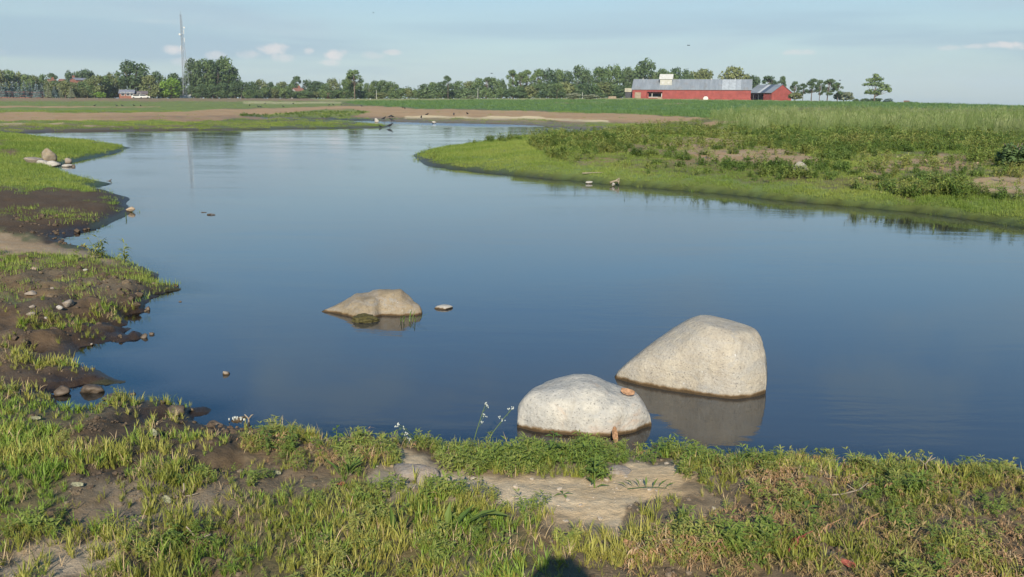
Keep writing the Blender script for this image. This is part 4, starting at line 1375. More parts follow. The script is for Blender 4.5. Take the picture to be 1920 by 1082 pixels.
for k, (px, yt, wpx) in enumerate(((1606, 185, 12), (1622, 184, 18), (1642, 183.5, 22), (1666, 184.5, 20), (1708, 190, 9), (1718, 190.5, 9))):
    tree('bush', px, yt, wpx, (380, 380, 340, 360, 420, 425)[k], 'leaf_dark' if k < 3 else 'leaf_blue',
         ('tiny bush left of the lone oak', 'low dark bush just left of the lone oak trunk', 'dark bush behind the lone oak trunk', 'grey green bush right of the lone oak', 'tiny bush beside the white farmhouse', 'last tiny bush right of the white farmhouse')[k], 'bush', 'bush')
tree('bush', 1076, 173.5, 26, 300, 'leaf_pale', 'pale grey green shrub on the field edge, left of two', 'shrub', 'shrub')
tree('bush', 1108, 176.5, 28, 300, 'leaf_pale', 'pale grey green shrub on the field edge, right of two', 'shrub', 'shrub')
tree('bush', 885, 178, 18, 320, 'leaf_pale', 'brownish shrub on the headland before the middle wood', 'shrub', 'shrub')
# tangled undergrowth closing the foot of the belts
for (pa, pb, rr_, yt0) in ((-60, 215, 445, 164), (285, 345, 430, 164), (360, 800, 440, 163), (790, 1190, 398, 160), (1385, 1440, 385, 174)):
    bl = []
    org = at((pa + pb) / 2, rr_)
    q = pa
    while q < pb:
        p_ = at(q, rr_)
        ht = z_at(q, yt0 + random.uniform(-5, 5), rr_) - p_.z
        bl.append((p_.x - org.x, p_.y - org.y, p_.z - org.z + ht * .45, 2.6, 1.6, ht * .55))
        q += 8
    o = link('undergrowth', leaf_cloud(bl, len(bl) * 130, .42, int(pa + 500), .3), MAT['leaf_dark'])
    o.location = org
    tag(o, kind='stuff')
# the lone oak on the right, crown in pads leaning out to the right
LO = 300.0
bl = [(-.02, 0, .90, .15, .15, .08), (.07, .05, .80, .22, .2, .09), (-.16, 0, .76, .2, .2, .08), (-.3, .02, .61, .18, .17, .055), (.02, 0, .64, .3, .25, .10), (.28, 0, .56, .24, .2, .08),
      (.42, .03, .46, .17, .16, .07), (.5, 0, .39, .08, .1, .05), (-.16, 0, .37, .2, .2, .09), (.08, .04, .34, .18, .2, .09), (-.3, 0, .33, .1, .1, .05), (.18, -.05, .44, .14, .14, .06)]
oc = leaf_cloud(bl, 2400, .022, 301, .3); oc.materials.append(MAT['leaf_green'])
ot = trunk_mesh(.3, [(b_[0], b_[1], b_[2]) for b_ in bl], .024, 5); ot.materials.append(MAT['bark'])
P, H = place(1639, LO)
oak = empty('oak_tree', P, H, 'lone oak with layered crown standing on the bare right horizon', 'oak')
hh, ww = z_at(1639, 136.5, LO) - P.z, 46 * LO / F
for nm, me_ in (('crown', oc), ('trunk', ot)):
    o = link(nm, me_, None, oak); o.scale = (ww, ww, hh)

# ------------------------------------------------------------------ boulders in the water
def boulder(name, label, m, slices, top_pts, mid_pts, front_pts, seed, back=1.0, e1=.85, e2=.8, rough=.012, nseg=40, cat='boulder', lump=0.03, facets=8, cut=(.88, .98)):
    """slices across the rock: silhouette top, middle line and front waterline are given as image rows and turned into sizes on the spot"""
    tx = np.array(top_pts, float); mx_ = np.array(mid_pts, float); fx = np.array(front_pts, float)
    p0, p1 = tx[0, 0], tx[-1, 0]
    u = .5 - .5 * np.cos(np.linspace(0.0, math.pi, slices))
    V = []
    for k, q in enumerate(u):
        px = p0 + (p1 - p0) * q
        cy = np.interp(px, mx_[:, 0], mx_[:, 1]); fy = np.interp(px, fx[:, 0], fx[:, 1]); ty = np.interp(px, tx[:, 0], tx[:, 1])
        C = np.array(gz(px, cy)); Fp = np.array(gz(px, fy))
        df = max(np.linalg.norm(C - Fp), .015)
        rr = np.linalg.norm(C)
        hap = max(z_at(px, ty, rr), .004)
        tn = EYE / rr
        h2 = hap ** 2 - (df * back * tn) ** 2 * .55
        h_ = math.sqrt(h2) if h2 > (.35 * hap) ** 2 else .35 * hap
        dv = C / rr
        row = []
        for j in range(nseg + 1):
            a = math.pi * j / nseg
            cs, sn = math.cos(a), math.sin(a)
            y = -np.sign(cs) * abs(cs) ** e1 * (df if cs > 0 else df * back)
            z = sn ** e2 * h_
            row.append((C[0] + dv[0] * y, C[1] + dv[1] * y, z))
        b0, b1 = row[0], row[-1]
        ext = [((b0[0] - C[0]) * 1.03 + C[0], (b0[1] - C[1]) * 1.03 + C[1], zz) for zz in (-.4, -.2)]
        ext2 = [((b1[0] - C[0]) * 1.03 + C[0], (b1[1] - C[1]) * 1.03 + C[1], zz) for zz in (-.2, -.4)]
        V += ext + row + ext2
    V = np.array(V)
    n = nseg + 5
    Cn = V.mean(0)
    i = np.arange(slices - 1)[:, None] * n; j = np.arange(n - 1)[None, :]
    Q = np.stack([i + j, i + j + 1, i + n + j + 1, i + n + j], -1).reshape(-1, 4)
    d = V - Cn; L = np.linalg.norm(d, axis=1)[:, None]
    V = V + d / L * (noise3(V, 3.0, seed, 3)[:, None] * lump * 2 + noise3(V, 11.0, seed + 5, 3)[:, None] * rough * 2)
    rgf = np.random.default_rng(seed + 100)
    Cc = np.array([Cn[0], Cn[1], 0.0])
    for q in range(facets):
        nrm = rgf.normal(size=3); nrm[2] = abs(nrm[2]) * .8; nrm[1] -= .5; nrm /= np.linalg.norm(nrm)
        pr = (V - Cc) @ nrm
        h = pr.max() * rgf.uniform(*cut)
        ov = pr - h
        sft = pr.max() * .05
        ov = np.where(ov > sft, ov - sft * .5, np.where(ov > -sft, (ov + sft) ** 2 / (4 * sft) * .5, 0))
        V = V - nrm * (np.maximum(ov, 0) * .85)[:, None]
    V = V + d / L * (noise3(V, 5.5, seed + 9, 4)[:, None] * rough * 1.6)
    org = np.array([Cn[0], Cn[1], 0])
    me = np_mesh(name, V - org, Q, True)
    bm = bmesh.new(); bm.from_mesh(me)
    for end in (0, slices - 1):
        bm.verts.ensure_lookup_table()
        try:
            bm.faces.new([bm.verts[end * n + q] for q in range(n)])
        except ValueError:
            pass
    bmesh.ops.recalc_face_normals(bm, faces=bm.faces[:])
    bm.to_mesh(me); bm.free()
    me.polygons.foreach_set('use_smooth', [True] * len(me.polygons))
    o = link(name, me, m)
    o.location = org
    return tag(o, label, cat)


big = boulder('boulder', 'largest boulder, smooth pale grey granite with rounded peak in the water', MAT['boulder_grey'], 72,
              [(1150, 706), (1153, 696), (1160, 686), (1175, 671), (1200, 651), (1225, 636), (1260, 614), (1285, 599), (1310, 588), (1328, 585), (1355, 594), (1390, 603), (1408, 614), (1421, 630), (1432, 655), (1438, 680), (1440, 700), (1438, 725), (1434, 738)],
              [(1150, 708), (1250, 706), (1330, 712), (1400, 722), (1436, 735)],
              [(1150, 711), (1180, 719), (1250, 731), (1310, 741), (1360, 747), (1385, 748.5), (1410, 746), (1434, 738)], 3, .86, .8, .72, .016, lump=.035, facets=10, cut=(.88, .97))
small = boulder('boulder', 'low oval whitish boulder nearest the bank with a scrap of bark on top', MAT['boulder_white'], 72,
                [(970, 800), (971, 785), (975, 764), (984, 745), (998, 730), (1016, 720), (1040, 714), (1075, 709), (1105, 712), (1130, 718), (1158, 727), (1180, 732), (1202, 743), (1214, 757), (1220, 772), (1221, 795)],
                [(970, 798), (1020, 786), (1100, 786), (1180, 788), (1220, 798)],
                [(970, 801), (1000, 809), (1040, 814), (1100, 818), (1150, 817), (1190, 810), (1220, 799)], 8, .95, .78, .58, .02, lump=.045, facets=9, cut=(.91, .98))
mid = boulder('boulder', 'brown weathered boulder with a pointed tail in the middle of the pond', MAT['rock_brown'], 72,
              [(593, 584), (610, 579), (630, 570), (650, 560), (668, 550), (690, 547), (702, 541), (715, 538.5), (735, 543), (750, 543), (760, 551), (772, 562), (785, 571), (793, 580), (794, 588)],
              [(593, 584.5), (640, 583), (700, 583), (760, 583), (794, 588.5)],
              [(593, 585), (615, 586), (640, 591), (662, 596), (680, 600), (700, 597), (715, 592), (750, 593), (780, 591), (794, 589.5)], 14, 1.0, 1.05, 1.1, .032, lump=.05, facets=6, cut=(.90, .98))
# wet moss cushion at its waterline
P = Vector((*gz(684, 601), .0))
bm = bmesh.new(); bmesh.ops.create_icosphere(bm, subdivisions=4, radius=1)
vv = np.array([v.co[:] for v in bm.verts]); nn = noise3(vv, 3.5, 40, 3)
for v, q in zip(bm.verts, nn):
    v.co = v.co * (1 + q * .9); v.co.x *= .12; v.co.y *= .10; v.co.z *= .06
me = bpy.data.meshes.new('moss'); bm.to_mesh(me); bm.free()
o = link('moss', me, MAT['moss'], mid); o.location = P - mid.location
tag(o, 'dark wet moss cushion')


def stone_mesh(seed, sx, sy, sz, planes=11, sub=3, rough=.14):
    """angular field stone: an ellipsoid cut by random planes, softened"""
    rg = np.random.default_rng(seed)
    bm = bmesh.new(); bmesh.ops.create_icosphere(bm, subdivisions=sub, radius=1)
    P_ = np.array([v.co[:] for v in bm.verts])
    N_ = rg.normal(size=(planes, 3)); N_ /= np.linalg.norm(N_, axis=1)[:, None]
    h = rg.uniform(.50, .88, planes)
    dt = np.maximum(P_ @ N_.T, .02)
    rad_ = (h[None] / dt)
    rad_ = -np.log(np.exp(-18 * np.minimum(rad_, 1.6)).sum(1) + math.exp(-18)) / 18
    P_ = P_ * np.clip(rad_, .35, 1.1)[:, None]
    P_ = P_ * (1 + noise3(P_, 4, seed, 3) * rough)[:, None]
    for v, q in zip(bm.verts, P_):
        v.co = (q[0] * sx, q[1] * sy, q[2] * sz)
    me = bpy.data.meshes.new('stone'); bm.to_mesh(me); bm.free()
    me.polygons.foreach_set('use_smooth', [True] * len(me.polygons))
    return me


def stone(px, py, wpx, hpx, m, label, seed, name='stone', cat='stone', sink=.35, group=None, rotz=None, water=False, dep=1.0):
    P = Vector((*gz(px, py), 0)) if water else gp(px, py)
    D_ = (P - Vector((0, 0, EYE))).length
    wd = wpx * D_ / F / 2 * 1.12; ht = hpx * D_ / F / 2 * 1.2
    o = link(name, stone_mesh(seed, wd, wd * .8 * dep, ht, rough=.9 if name == 'mud_clod' else .14), m)
    o.location = P + Vector((0, 0, ht * (1 - 2 * sink)))
    o.rotation_euler.z = rotz if rotz is not None else random.uniform(-.4, .4)
    return tag(o, label, cat, group)


stone(830, 578, 36, 10, MAT['stone_pale'], 'small flat pale stone just right of the brown boulder', 51, sink=.45, water=True)
stone(423, 702, 15, 11, MAT['stone'], 'small brown stone alone in the water off the mud spit', 52, sink=.35, water=True)
stone(405, 799, 28, 14, MAT['stone_mud'], 'dark brown stone in the shallows left of the white crusted one', 53, sink=.3)
ws = stone(447, 793, 36, 14, MAT['stone'], 'oblong stone with crumbly white crust at the near shore', 54, sink=.28)
b = MB()
for k in range(16):
    x = random.uniform(-.055, .055); y = random.uniform(-.03, .02); z = .019 + random.uniform(-.004, .004)
    s = random.uniform(.003, .008)
    b.tube([(x, y, z - s), (x, y, z), (x, y, z + s)], [s * .6, s, s * .3], 6)
tag(b.build('crust', MAT['white_flower'], ws), kind='stuff')
# rocks on the far left spit
for (px, py, wpx, hpx, m, lb, sd_, sk) in ((92, 306, 25, 24, 'rock_brown', 'brown upright rock, tallest of the heap on the green spit', 61, .12), (63, 306, 32, 12, 'stone', 'broad pale rock at the left end of the heap on the spit', 62, .2),
                                          (82, 309, 20, 10, 'stone_pale', 'pale rock tucked before the brown upright rock', 63, .2), (99, 313, 24, 11, 'stone_pale', 'whitish rock at the water side of the heap', 64, .2),
                                          (128, 307, 15, 11, 'stone', 'grey brown rock standing at the waterline off the heap', 65, .15), (128, 314, 18, 7, 'stone_pale', 'flat pale rock in the water before the heap', 66, .25),
                                          (138, 314, 6, 6, 'stone_mud', 'small dark stone at the end of the flat pale rock', 67, .3)):
    stone(px, py, wpx, hpx, MAT[m], lb, sd_, sink=sk)
stone(245, 396, 17, 10, MAT['stone_tan'], 'orange tan stone at the tip of the dark mud flat', 70, sink=.25)
for (px, py, wpx, hpx, m, lb) in ((127, 571, 23, 13, 'stone', 'largest brown stone lying on the left mud bank'), (111, 579, 13, 9, 'stone_pale', 'small white stone beside the largest stone on the left mud bank'),
                                  (58, 554, 17, 10, 'stone', 'dull stone in the grass above the left mud bank'), (58, 591, 15, 8, 'stone', 'half sunk stone on the mud below the white stone'),
                                  (60, 577, 10, 6, 'stone', 'little stone between two stones on the left mud'), (64, 506, 12, 7, 'stone_tan', 'tan stone at the edge of the left sandy strip'),
                                  (160, 508, 11, 5, 'stone_pale', 'thin pale stone in the grass below the sandy strip'), (98, 543, 8, 5, 'stone', 'small stone above the largest stone on the left mud'),
                                  (87, 598, 8, 4, 'stone_pale', 'pale chip on the mud below the largest left stone'), (172, 648, 5, 6, 'stone_pale', 'white pebble at the waterline of the left inlet')):
    stone(px, py, wpx, hpx, MAT[m], lb, int(px * 7 + py), sink=.25)
for (px, py, wpx, hpx, lb) in ((270, 631, 13, 10, 'larger dark clod in the water off the mud bank'), (285, 625, 10, 6, 'smaller dark clod in the water off the mud bank'), (278, 579, 10, 8, 'dark clod at the tip of the small mud point'),
                               (293, 541, 14, 10, 'dark clod on top of the long mud spit'), (338, 564, 5, 3, 'tiny dark clod alone off the long mud spit'), (116, 737, 26, 22, 'rounded mud clod at the head of the near inlet'),
                               (172, 733, 36, 22, 'big mud clod standing in the mouth of the near inlet'), (215, 745, 40, 11, 'flat mud clod with grass in the near inlet'), (90, 752, 20, 8, 'low mud clod in the back of the near inlet'), (248, 737, 11, 4, 'small flat clod right of the near inlet'),
                               (330, 770, 30, 20, 'mud clod at the tip of the near mud spit')):
    stone(px, py + 2, wpx, hpx, MAT['stone_mud'], lb, int(px * 5 + py), 'mud_clod', 'clod', .35, water=py < 760)
stone(706, 230, 9, 8, MAT['stone_pale'], 'white boulder on the far shore above the spit tip', 81, 'boulder', 'boulder', .1)
stone(813, 231.5, 10, 6, MAT['stone_pale'], 'low white boulder at the far waterline of the blue back channel', 82, 'boulder', 'boulder', .2)
stone(1497, 328, 34, 22, MAT['boulder_grey'], 'pale boulder lying in the weeds of the right peninsula', 83, 'boulder', 'boulder', .08)
stone(1105, 339, 13, 5, MAT['stone_pale'], 'flat white stone at the peninsula waterline left of the driftwood', 84)
stone(1150, 342, 8, 7, MAT['stone_pale'], 'small white stone at the waterline under the driftwood', 85)
stone(1125, 266, 4, 3, MAT['stone_pale'], 'white speck of stone among the peninsula weeds', 86)
for (px, py, w_, lb) in ((1655, 303, 7, 'leftmost pink stone chip on the bare peninsula soil'), (1641, 314, 9, 'pink stone chip nearest the weeds on the bare soil'), (1671, 316, 9, 'pink stone chip lying lowest on the bare soil'), (1683, 295, 5, 'tiny pale chip above the other pink chips'),
                         (1738, 302, 16, 'widest pink tan stone on the bare peninsula soil'), (1832, 306, 7, 'tan chip on the bare soil near the dark bush'), (1612, 335, 7, 'pale chip below the bare soil patch'), (1652, 361, 5, 'pale chip in the grass near the right shore')):
    stone(px, py, w_, w_ * .5, MAT['stone_tan'], lb, int(px * 3 + py))
# half buried slab in the near bank
stone(785, 893, 120, 46, MAT['stone'], 'pale grey half buried stone in the near sandy bank', 92, sink=.46, dep=.8, rotz=-.3)
stone(1160, 885, 60, 16, MAT['stone'], 'flat grey stone showing in the sandy hollow', 93, sink=.5)
#@@PART3

# ordinal labels for the trees of each belt, counted from the left
ORD = ['first', 'second', 'third', 'fourth', 'fifth', 'sixth', 'seventh', 'eighth', 'ninth', 'tenth', 'eleventh', 'twelfth', 'thirteenth', 'fourteenth',
       'fifteenth', 'sixteenth', 'seventeenth', 'eighteenth', 'nineteenth', 'twentieth'] + ['twenty-' + q for q in ('first', 'second', 'third', 'fourth', 'fifth', 'sixth', 'seventh', 'eighth', 'ninth')]


def ordinals():
    by = {}
    for o in COL.objects:
        if o.parent is None and o.get('group') and o.get('label'):
            by.setdefault(o['label'], []).append(o)
    for lb, os_ in by.items():
        if len(os_) < 2:
            continue
        os_.sort(key=lambda o: math.atan2(o.location.x, o.location.y))
        for k, o in enumerate(os_):
            o['label'] = (lb + ', ' + ORD[min(k, len(ORD) - 1)] + ' from left') if k < len(os_) - 1 else lb + ', rightmost one'


# ------------------------------------------------------------------ small plants: blades, leaves, tufts
class LM:
    """leaf mesh: quads with one tone per blade"""
    def __init__(s, seed):
        s.v = []; s.f = []; s.t = []
        s.r = random.Random(seed)

    def blade(s, x, y, an, L, wd, lean, curl, tone, z0=-.01, segs=3):
        d = Vector((math.cos(an), math.sin(an), 0)); sd = Vector((-d.y, d.x, 0))
        p = Vector((x, y, z0)); a = lean * .4
        prev = None
        tw = s.r.uniform(-.5, .5)
        sd = (sd + Vector((0, 0, tw * .5))).normalized()
        for k in range(segs + 1):
            q = wd * (.75, 1.0, .8, .08)[k] if segs == 3 else wd * (1 - k / segs * .95)
            i = len(s.v)
            s.v += [tuple(p - sd * q * .5), tuple(p + sd * q * .5)]; s.t += [tone, tone]
            if prev is not None: s.f.append((prev, prev + 1, i + 1, i))
            prev = i
            p = p + (Vector((0, 0, 1)) * math.cos(a) + d * math.sin(a)) * (L / segs)
            a += (lean * .6 + curl) / segs * 1.3

    def leaf(s, p, dr, L, wd, tone, droop=.25, fold=.15):
        p = Vector(p); dr = Vector(dr).normalized()
        sd = dr.cross(Vector((0, 0, 1)))
        sd = sd.normalized() if sd.length > 1e-3 else Vector((1, 0, 0))
        n = sd.cross(dr).normalized()
        m = p + dr * L * .45
        e = p + dr * L - Vector((0, 0, droop * L))
        i = len(s.v)
        s.v += [tuple(p), tuple(m - sd * wd * .5 + n * fold * wd), tuple(m - n * .0), tuple(m + sd * wd * .5 + n * fold * wd), tuple(e)]
        s.t += [tone] * 5
        s.f += [(i, i + 2, i + 1, i + 1), (i, i + 3, i + 2, i + 2), (i + 1, i + 2, i + 4, i + 4), (i + 2, i + 3, i + 4, i + 4)]

    def stem(s, pts, wd, tone):
        prev = None
        for k, p in enumerate(pts):
            i = len(s.v); q = wd * (1 - .6 * k / len(pts))
            p = Vector(p)
            s.v += [tuple(p + Vector((-q, 0, 0))), tuple(p + Vector((q * .5, q * .86, 0))), tuple(p + Vector((q * .5, -q * .86, 0)))]
            s.t += [tone] * 3
            if prev is not None:
                for a, b_ in ((0, 1), (1, 2), (2, 0)):
                    s.f.append((prev + a, prev + b_, i + b_, i + a))
            prev = i

    def mesh(s, name):
        me = bpy.data.meshes.new(name)
        me.from_pydata(s.v, [], [tuple(dict.fromkeys(f)) for f in s.f])
        at_ = me.attributes.new('tone', 'FLOAT', 'POINT')
        at_.data.foreach_set('value', np.array(s.t, np.float32))
        return me


def tuft(kind, seed):
    L = LM(seed); r = L.r; U = r.uniform
    if kind in (0, 1):
        for k in range(9 if kind == 0 else 10):
            a = U(0, 6.28); q = U(0, .022)
            L.blade(math.cos(a) * q, math.sin(a) * q, a + U(-.6, .6), U(.06, .135), U(.005, .0088) if kind == 0 else U(.004, .0075), U(.1, .75), U(0, .9), U(0, .9))
        if r.random() < .6: L.blade(U(-.02, .02), U(-.02, .02), U(0, 6.28), U(.05, .09), .005, 1.2, .5, 1.0)
    elif kind == 2:
        for k in range(3):
            a = U(0, 6.28); n = 5; pts = []
            Ls = U(.06, .14)
            for j in range(n):
                t = j / (n - 1)
                pts.append((math.cos(a) * Ls * t * .8, math.sin(a) * Ls * t * .8, -.005 + Ls * .7 * math.sin(t * 1.9) * U(.8, 1)))
            tn = U(.1, 1)
            L.stem(pts, .0022, min(1, tn + .1))
            for j in range(1, n):
                for q in range(2):
                    b_ = a + U(-1.6, 1.6)
                    L.leaf(pts[j], (math.cos(b_), math.sin(b_), U(-.7, .7)), U(.022, .05), U(.006, .011), min(1, max(0, tn + U(-.4, .4))), U(0, .6))
    elif kind == 3:
        for k in range(4):
            a = U(0, 6.28); h = U(.06, .15); l_ = U(.1, .6)
            pts = [(U(-.02, .02) + math.cos(a) * h * l_ * t, math.sin(a) * h * l_ * t, -.005 + h * t) for t in (0, .35, .7, 1)]
            L.stem(pts, .002, U(.5, 1))
            for j in range(1, 4):
                for q in range(3):
                    b_ = U(0, 6.28)
                    L.leaf(pts[j], (math.cos(b_), math.sin(b_), U(-.1, .8)), U(.03, .062), U(.009, .016), U(0, 1), U(0, .4))
    elif kind == 4:
        for k in range(5):
            a = U(0, 6.28); h = U(.04, .10)
            top_ = Vector((math.cos(a) * h * .5, math.sin(a) * h * .5, h))
            L.stem([(0, 0, -.005), tuple(top_)], .0014, .6)
            for j in range(11):
                t = U(.25, 1); p = top_ * t; b_ = U(0, 6.28)
                L.blade(p.x, p.y, b_, U(.016, .034), .0022, U(.4, 1.3), .2, U(0, 1), p.z, 2)
    elif kind == 5:
        for k in range(30):
            a = U(0, 6.28); q = .19 * math.sqrt(r.random())
            L.blade(math.cos(a) * q, math.sin(a) * q, U(0, 6.28), U(.045, .10), U(.007, .012), U(.1, .7), U(0, .6), U(0, 1), -.015, 2)
    elif kind == 6:
        for k in range(16):
            a = U(0, 6.28); q = .2 * math.sqrt(r.random())
            L.blade(math.cos(a) * q, math.sin(a) * q, U(0, 6.28), U(.28, .52), U(.010, .016), U(.1, .5), U(0, .5), U(0, .65), -.03, 3)
        for k in range(6):
            a = U(0, 6.28); q = .2 * math.sqrt(r.random()); h = U(.5, .88); l_ = U(-.12, .2)
            x, y = math.cos(a) * q, math.sin(a) * q
            pts = [(x, y, -.03), (x + l_ * .3 * h, y, h * .6), (x + l_ * h, y + U(-.05, .05), h)]
            L.stem(pts, .004, .7)
            L.stem([pts[2], (pts[2][0] + l_ * .05, pts[2][1], h + .05), (pts[2][0] + l_ * .14, pts[2][1], h + .13)], U(.009, .016), U(.8, 1))
    elif kind == 7:
        for k in range(7):
            a = U(0, 6.28); q = .16 * math.sqrt(r.random()); h = U(.16, .40)
            x, y = math.cos(a) * q, math.sin(a) * q; l_ = U(0, .25)
            pts = [(x + math.cos(a) * l_ * h * t, y + math.sin(a) * l_ * h * t, h * t - .01) for t in (0, .3, .5, .7, .85, 1)]
            L.stem(pts, .004, .3)
            for j in range(1, 6):
                o_ = U(0, 3.14)
                for q2 in range(4):
                    b_ = o_ + q2 * 1.571 + U(-.3, .3)
                    L.leaf(pts[j], (math.cos(b_), math.sin(b_), U(-.7, .6)), U(.06, .11), U(.03, .05), U(0, 1), U(.1, .5))
    elif kind == 8:
        for k in range(22):
            a = U(0, 6.28); q = .45 * math.sqrt(r.random())
            L.blade(math.cos(a) * q, math.sin(a) * q, U(0, 6.28), U(.18, .34), U(.04, .07), U(.1, .6), U(0, .5), U(0, 1), -.03, 2)
    elif kind == 9:
        for k in range(4):
            a = U(0, 6.28)
            L.blade(U(-.03, .03), U(-.03, .03), a, U(.05, .15), U(.003, .006), U(.8, 1.9), U(-.3, .5), U(0, 1), 0)
    return L.mesh('tuft')


KIND_MAT = ['i_bright', 'i_yellow', 'i_wilt', 'i_weed', 'i_fine', 'i_turf', 'i_tall', 'i_nettle', 'i_crop', 'i_dry']
KIND_NAME = ['bright_grass', 'yellow_grass', 'wilted_weeds', 'leafy_weeds', 'feathery_weeds', 'turf_grass', 'tall_seeding_grass', 'nettle_undergrowth', 'crop_leaves', 'dry_grass']
KIND_COL = []
for k in range(NK):
    c = bpy.data.collections.new(KIND_NAME[k])
    for v in range(4):
        me = tuft(k, 1000 + k * 10 + v)
        me.materials.append(MAT[KIND_MAT[k]])
        c.objects.link(bpy.data.objects.new('tuft', me))
    KIND_COL.append(c)

half = R(36)
acc = [[] for _ in range(NK)]
for (ra, rb, per_m2, far) in ((1.9, 5.6, 1150, 0), (5.6, 9.0, 600, 0), (9.0, 20, 150, 1), (20, 46, 62, 1), (46, 75, 13, 1), (75, 128, 3.4, 1), (128, 300, .26, 2)):
    n = int(.5 * (rb * rb - ra * ra) * 2 * half * per_m2)
    th = RNG.uniform(-half, half, n); rr = np.sqrt(RNG.uniform(ra * ra, rb * rb, n))
    x = np.sin(th) * rr; y = np.cos(th) * rr
    z, d, r_, col, den, K = ground(x, y)
    f1 = 3.0 if far == 0 else .7
    cl = fbm(x * f1, y * f1, 4, 71) - .5
    cl2 = fbm(x * f1 * 4, y * f1 * 4, 2, 73) - .5
    p = np.clip(den + (cl * 3.0 + cl2 * 1.4) * np.minimum(1, (1 - np.abs(den - .5) * 1.6)), 0, 1) * np.minimum(1, den * 6)
    if far == 0:
        p = np.clip(p * 1.15 - .12, 0, 1)
    p = np.where((d < .02 + .002 * r_ + np.where(r_ > 11, .10 + .10 * fbm(x * 1.7, y * 1.7, 2, 99), 0)) | (z < .012), p * .03, p)
    ok = RNG.random(n) < p
    x, y, z, d, r_, K, cl = x[ok], y[ok], z[ok], d[ok], r_[ok], K[ok], cl[ok]
    n = len(x)
    # kind by weight, nudged by patch noise so that kinds stand in drifts
    pert = np.stack([fbm(x * f1 * 1.3 + 40 * k, y * f1 * 1.3, 3, 80 + k) for k in range(NK)], 1)
    W = K * np.exp((pert - .5) * 7)
    cs = np.cumsum(W, 1); u = RNG.random(n) * cs[:, -1]
    kd = (u[:, None] > cs).sum(1)
    if far == 0:
        kd = np.where(kd == 5, np.where(RNG.random(n) < .6, 1, 0), kd)
        kd = np.where(RNG.random(n) < .07, 9, kd)
    else:
        kd = np.where((kd == 0) | (kd == 1) | (kd == 4) | (kd == 9), 5, kd)
    if far == 2:
        sel = (kd == 8) | (RNG.random(n) < .4)
        x, y, z, d, r_, kd, cl = x[sel], y[sel], z[sel], d[sel], r_[sel], kd[sel], cl[sel]
    for k in range(NK):
        m = kd == k
        if not m.any():
            continue
        s = RNG.uniform(.55, 1.3, m.sum())
        if far == 0:
            s *= .54 * (1 + .38 * np.clip(cl[m] * 4, -1, 1))
            if k == 4: s *= .9
        elif k == 5:
            s *= np.clip(.52 + r_[m] * .013, .55, 2.0)
        elif k == 3:
            s *= np.clip(1.3 + r_[m] * .03, 1.3, 3)
        elif k == 7:
            s *= .62
        elif k == 6:
            s *= .85
        elif k == 8:
            s *= np.clip(.7 + r_[m] / 250, .8, 1.6)
        patch = fbm(x[m] * f1 * .6, y[m] * f1 * .6, 3, 91)
        tint = np.clip((patch - .5) * 2.0 + .5 + RNG.normal(0, .2, m.sum()), 0, 1)
        acc[k].append(np.stack([x[m], y[m], z[m], s, tint], 1))


def scatter(name, A, coll, idx=None):
    n = len(A)
    me = bpy.data.meshes.new(name)
    me.vertices.add(n)
    me.vertices.foreach_set('co', A[:, :3].astype(np.float32).ravel())
    rot = np.stack([RNG.normal(0, .12, n), RNG.normal(0, .12, n), RNG.uniform(0, 6.283, n)], 1)
    for nm, tp, dat in (('rot', 'FLOAT_VECTOR', rot), ('scl', 'FLOAT', A[:, 3]), ('tint', 'FLOAT', A[:, 4]), ('idx', 'INT', RNG.integers(0, 4, n) if idx is None else idx)):
        a = me.attributes.new(nm, tp, 'POINT')
        a.data.foreach_set('vector' if tp == 'FLOAT_VECTOR' else 'value', (dat.astype(np.int32) if tp == 'INT' else dat.astype(np.float32)).ravel())
    o = link(name, me)
    ng = bpy.data.node_groups.new(name, 'GeometryNodeTree')
    ng.interface.new_socket('Geometry', in_out='INPUT', socket_type='NodeSocketGeometry')
    ng.interface.new_socket('Geometry', in_out='OUTPUT', socket_type='NodeSocketGeometry')
    gi = ng.nodes.new('NodeGroupInput'); go = ng.nodes.new('NodeGroupOutput')
    ip = ng.nodes.new('GeometryNodeInstanceOnPoints')
    ci = ng.nodes.new('GeometryNodeCollectionInfo')
    ci.inputs['Collection'].default_value = coll
    ci.inputs['Separate Children'].default_value = True
    ci.inputs['Reset Children'].default_value = True
    ip.inputs['Pick Instance'].default_value = True

    def at_(nm, tp):
        a = ng.nodes.new('GeometryNodeInputNamedAttribute'); a.data_type = tp
        a.inputs['Name'].default_value = nm
        return a.outputs['Attribute']
    ng.links.new(gi.outputs[0], ip.inputs['Points'])
    ng.links.new(ci.outputs[0], ip.inputs['Instance'])
    ng.links.new(at_('idx', 'INT'), ip.inputs['Instance Index'])
    e2r = ng.nodes.new('FunctionNodeEulerToRotation')
    ng.links.new(at_('rot', 'FLOAT_VECTOR'), e2r.inputs[0])
    ng.links.new(e2r.outputs[0], ip.inputs['Rotation'])
    ng.links.new(at_('scl', 'FLOAT'), ip.inputs['Scale'])
    ng.links.new(ip.outputs[0], go.inputs[0])
    md = o.modifiers.new('scatter', 'NODES'); md.node_group = ng
    tag(o, kind='stuff')
    return o


for k in range(NK):
    if acc[k]:
        A = np.concatenate(acc[k])
        print('scatter', KIND_NAME[k], len(A))
        scatter(KIND_NAME[k], A, KIND_COL[k])

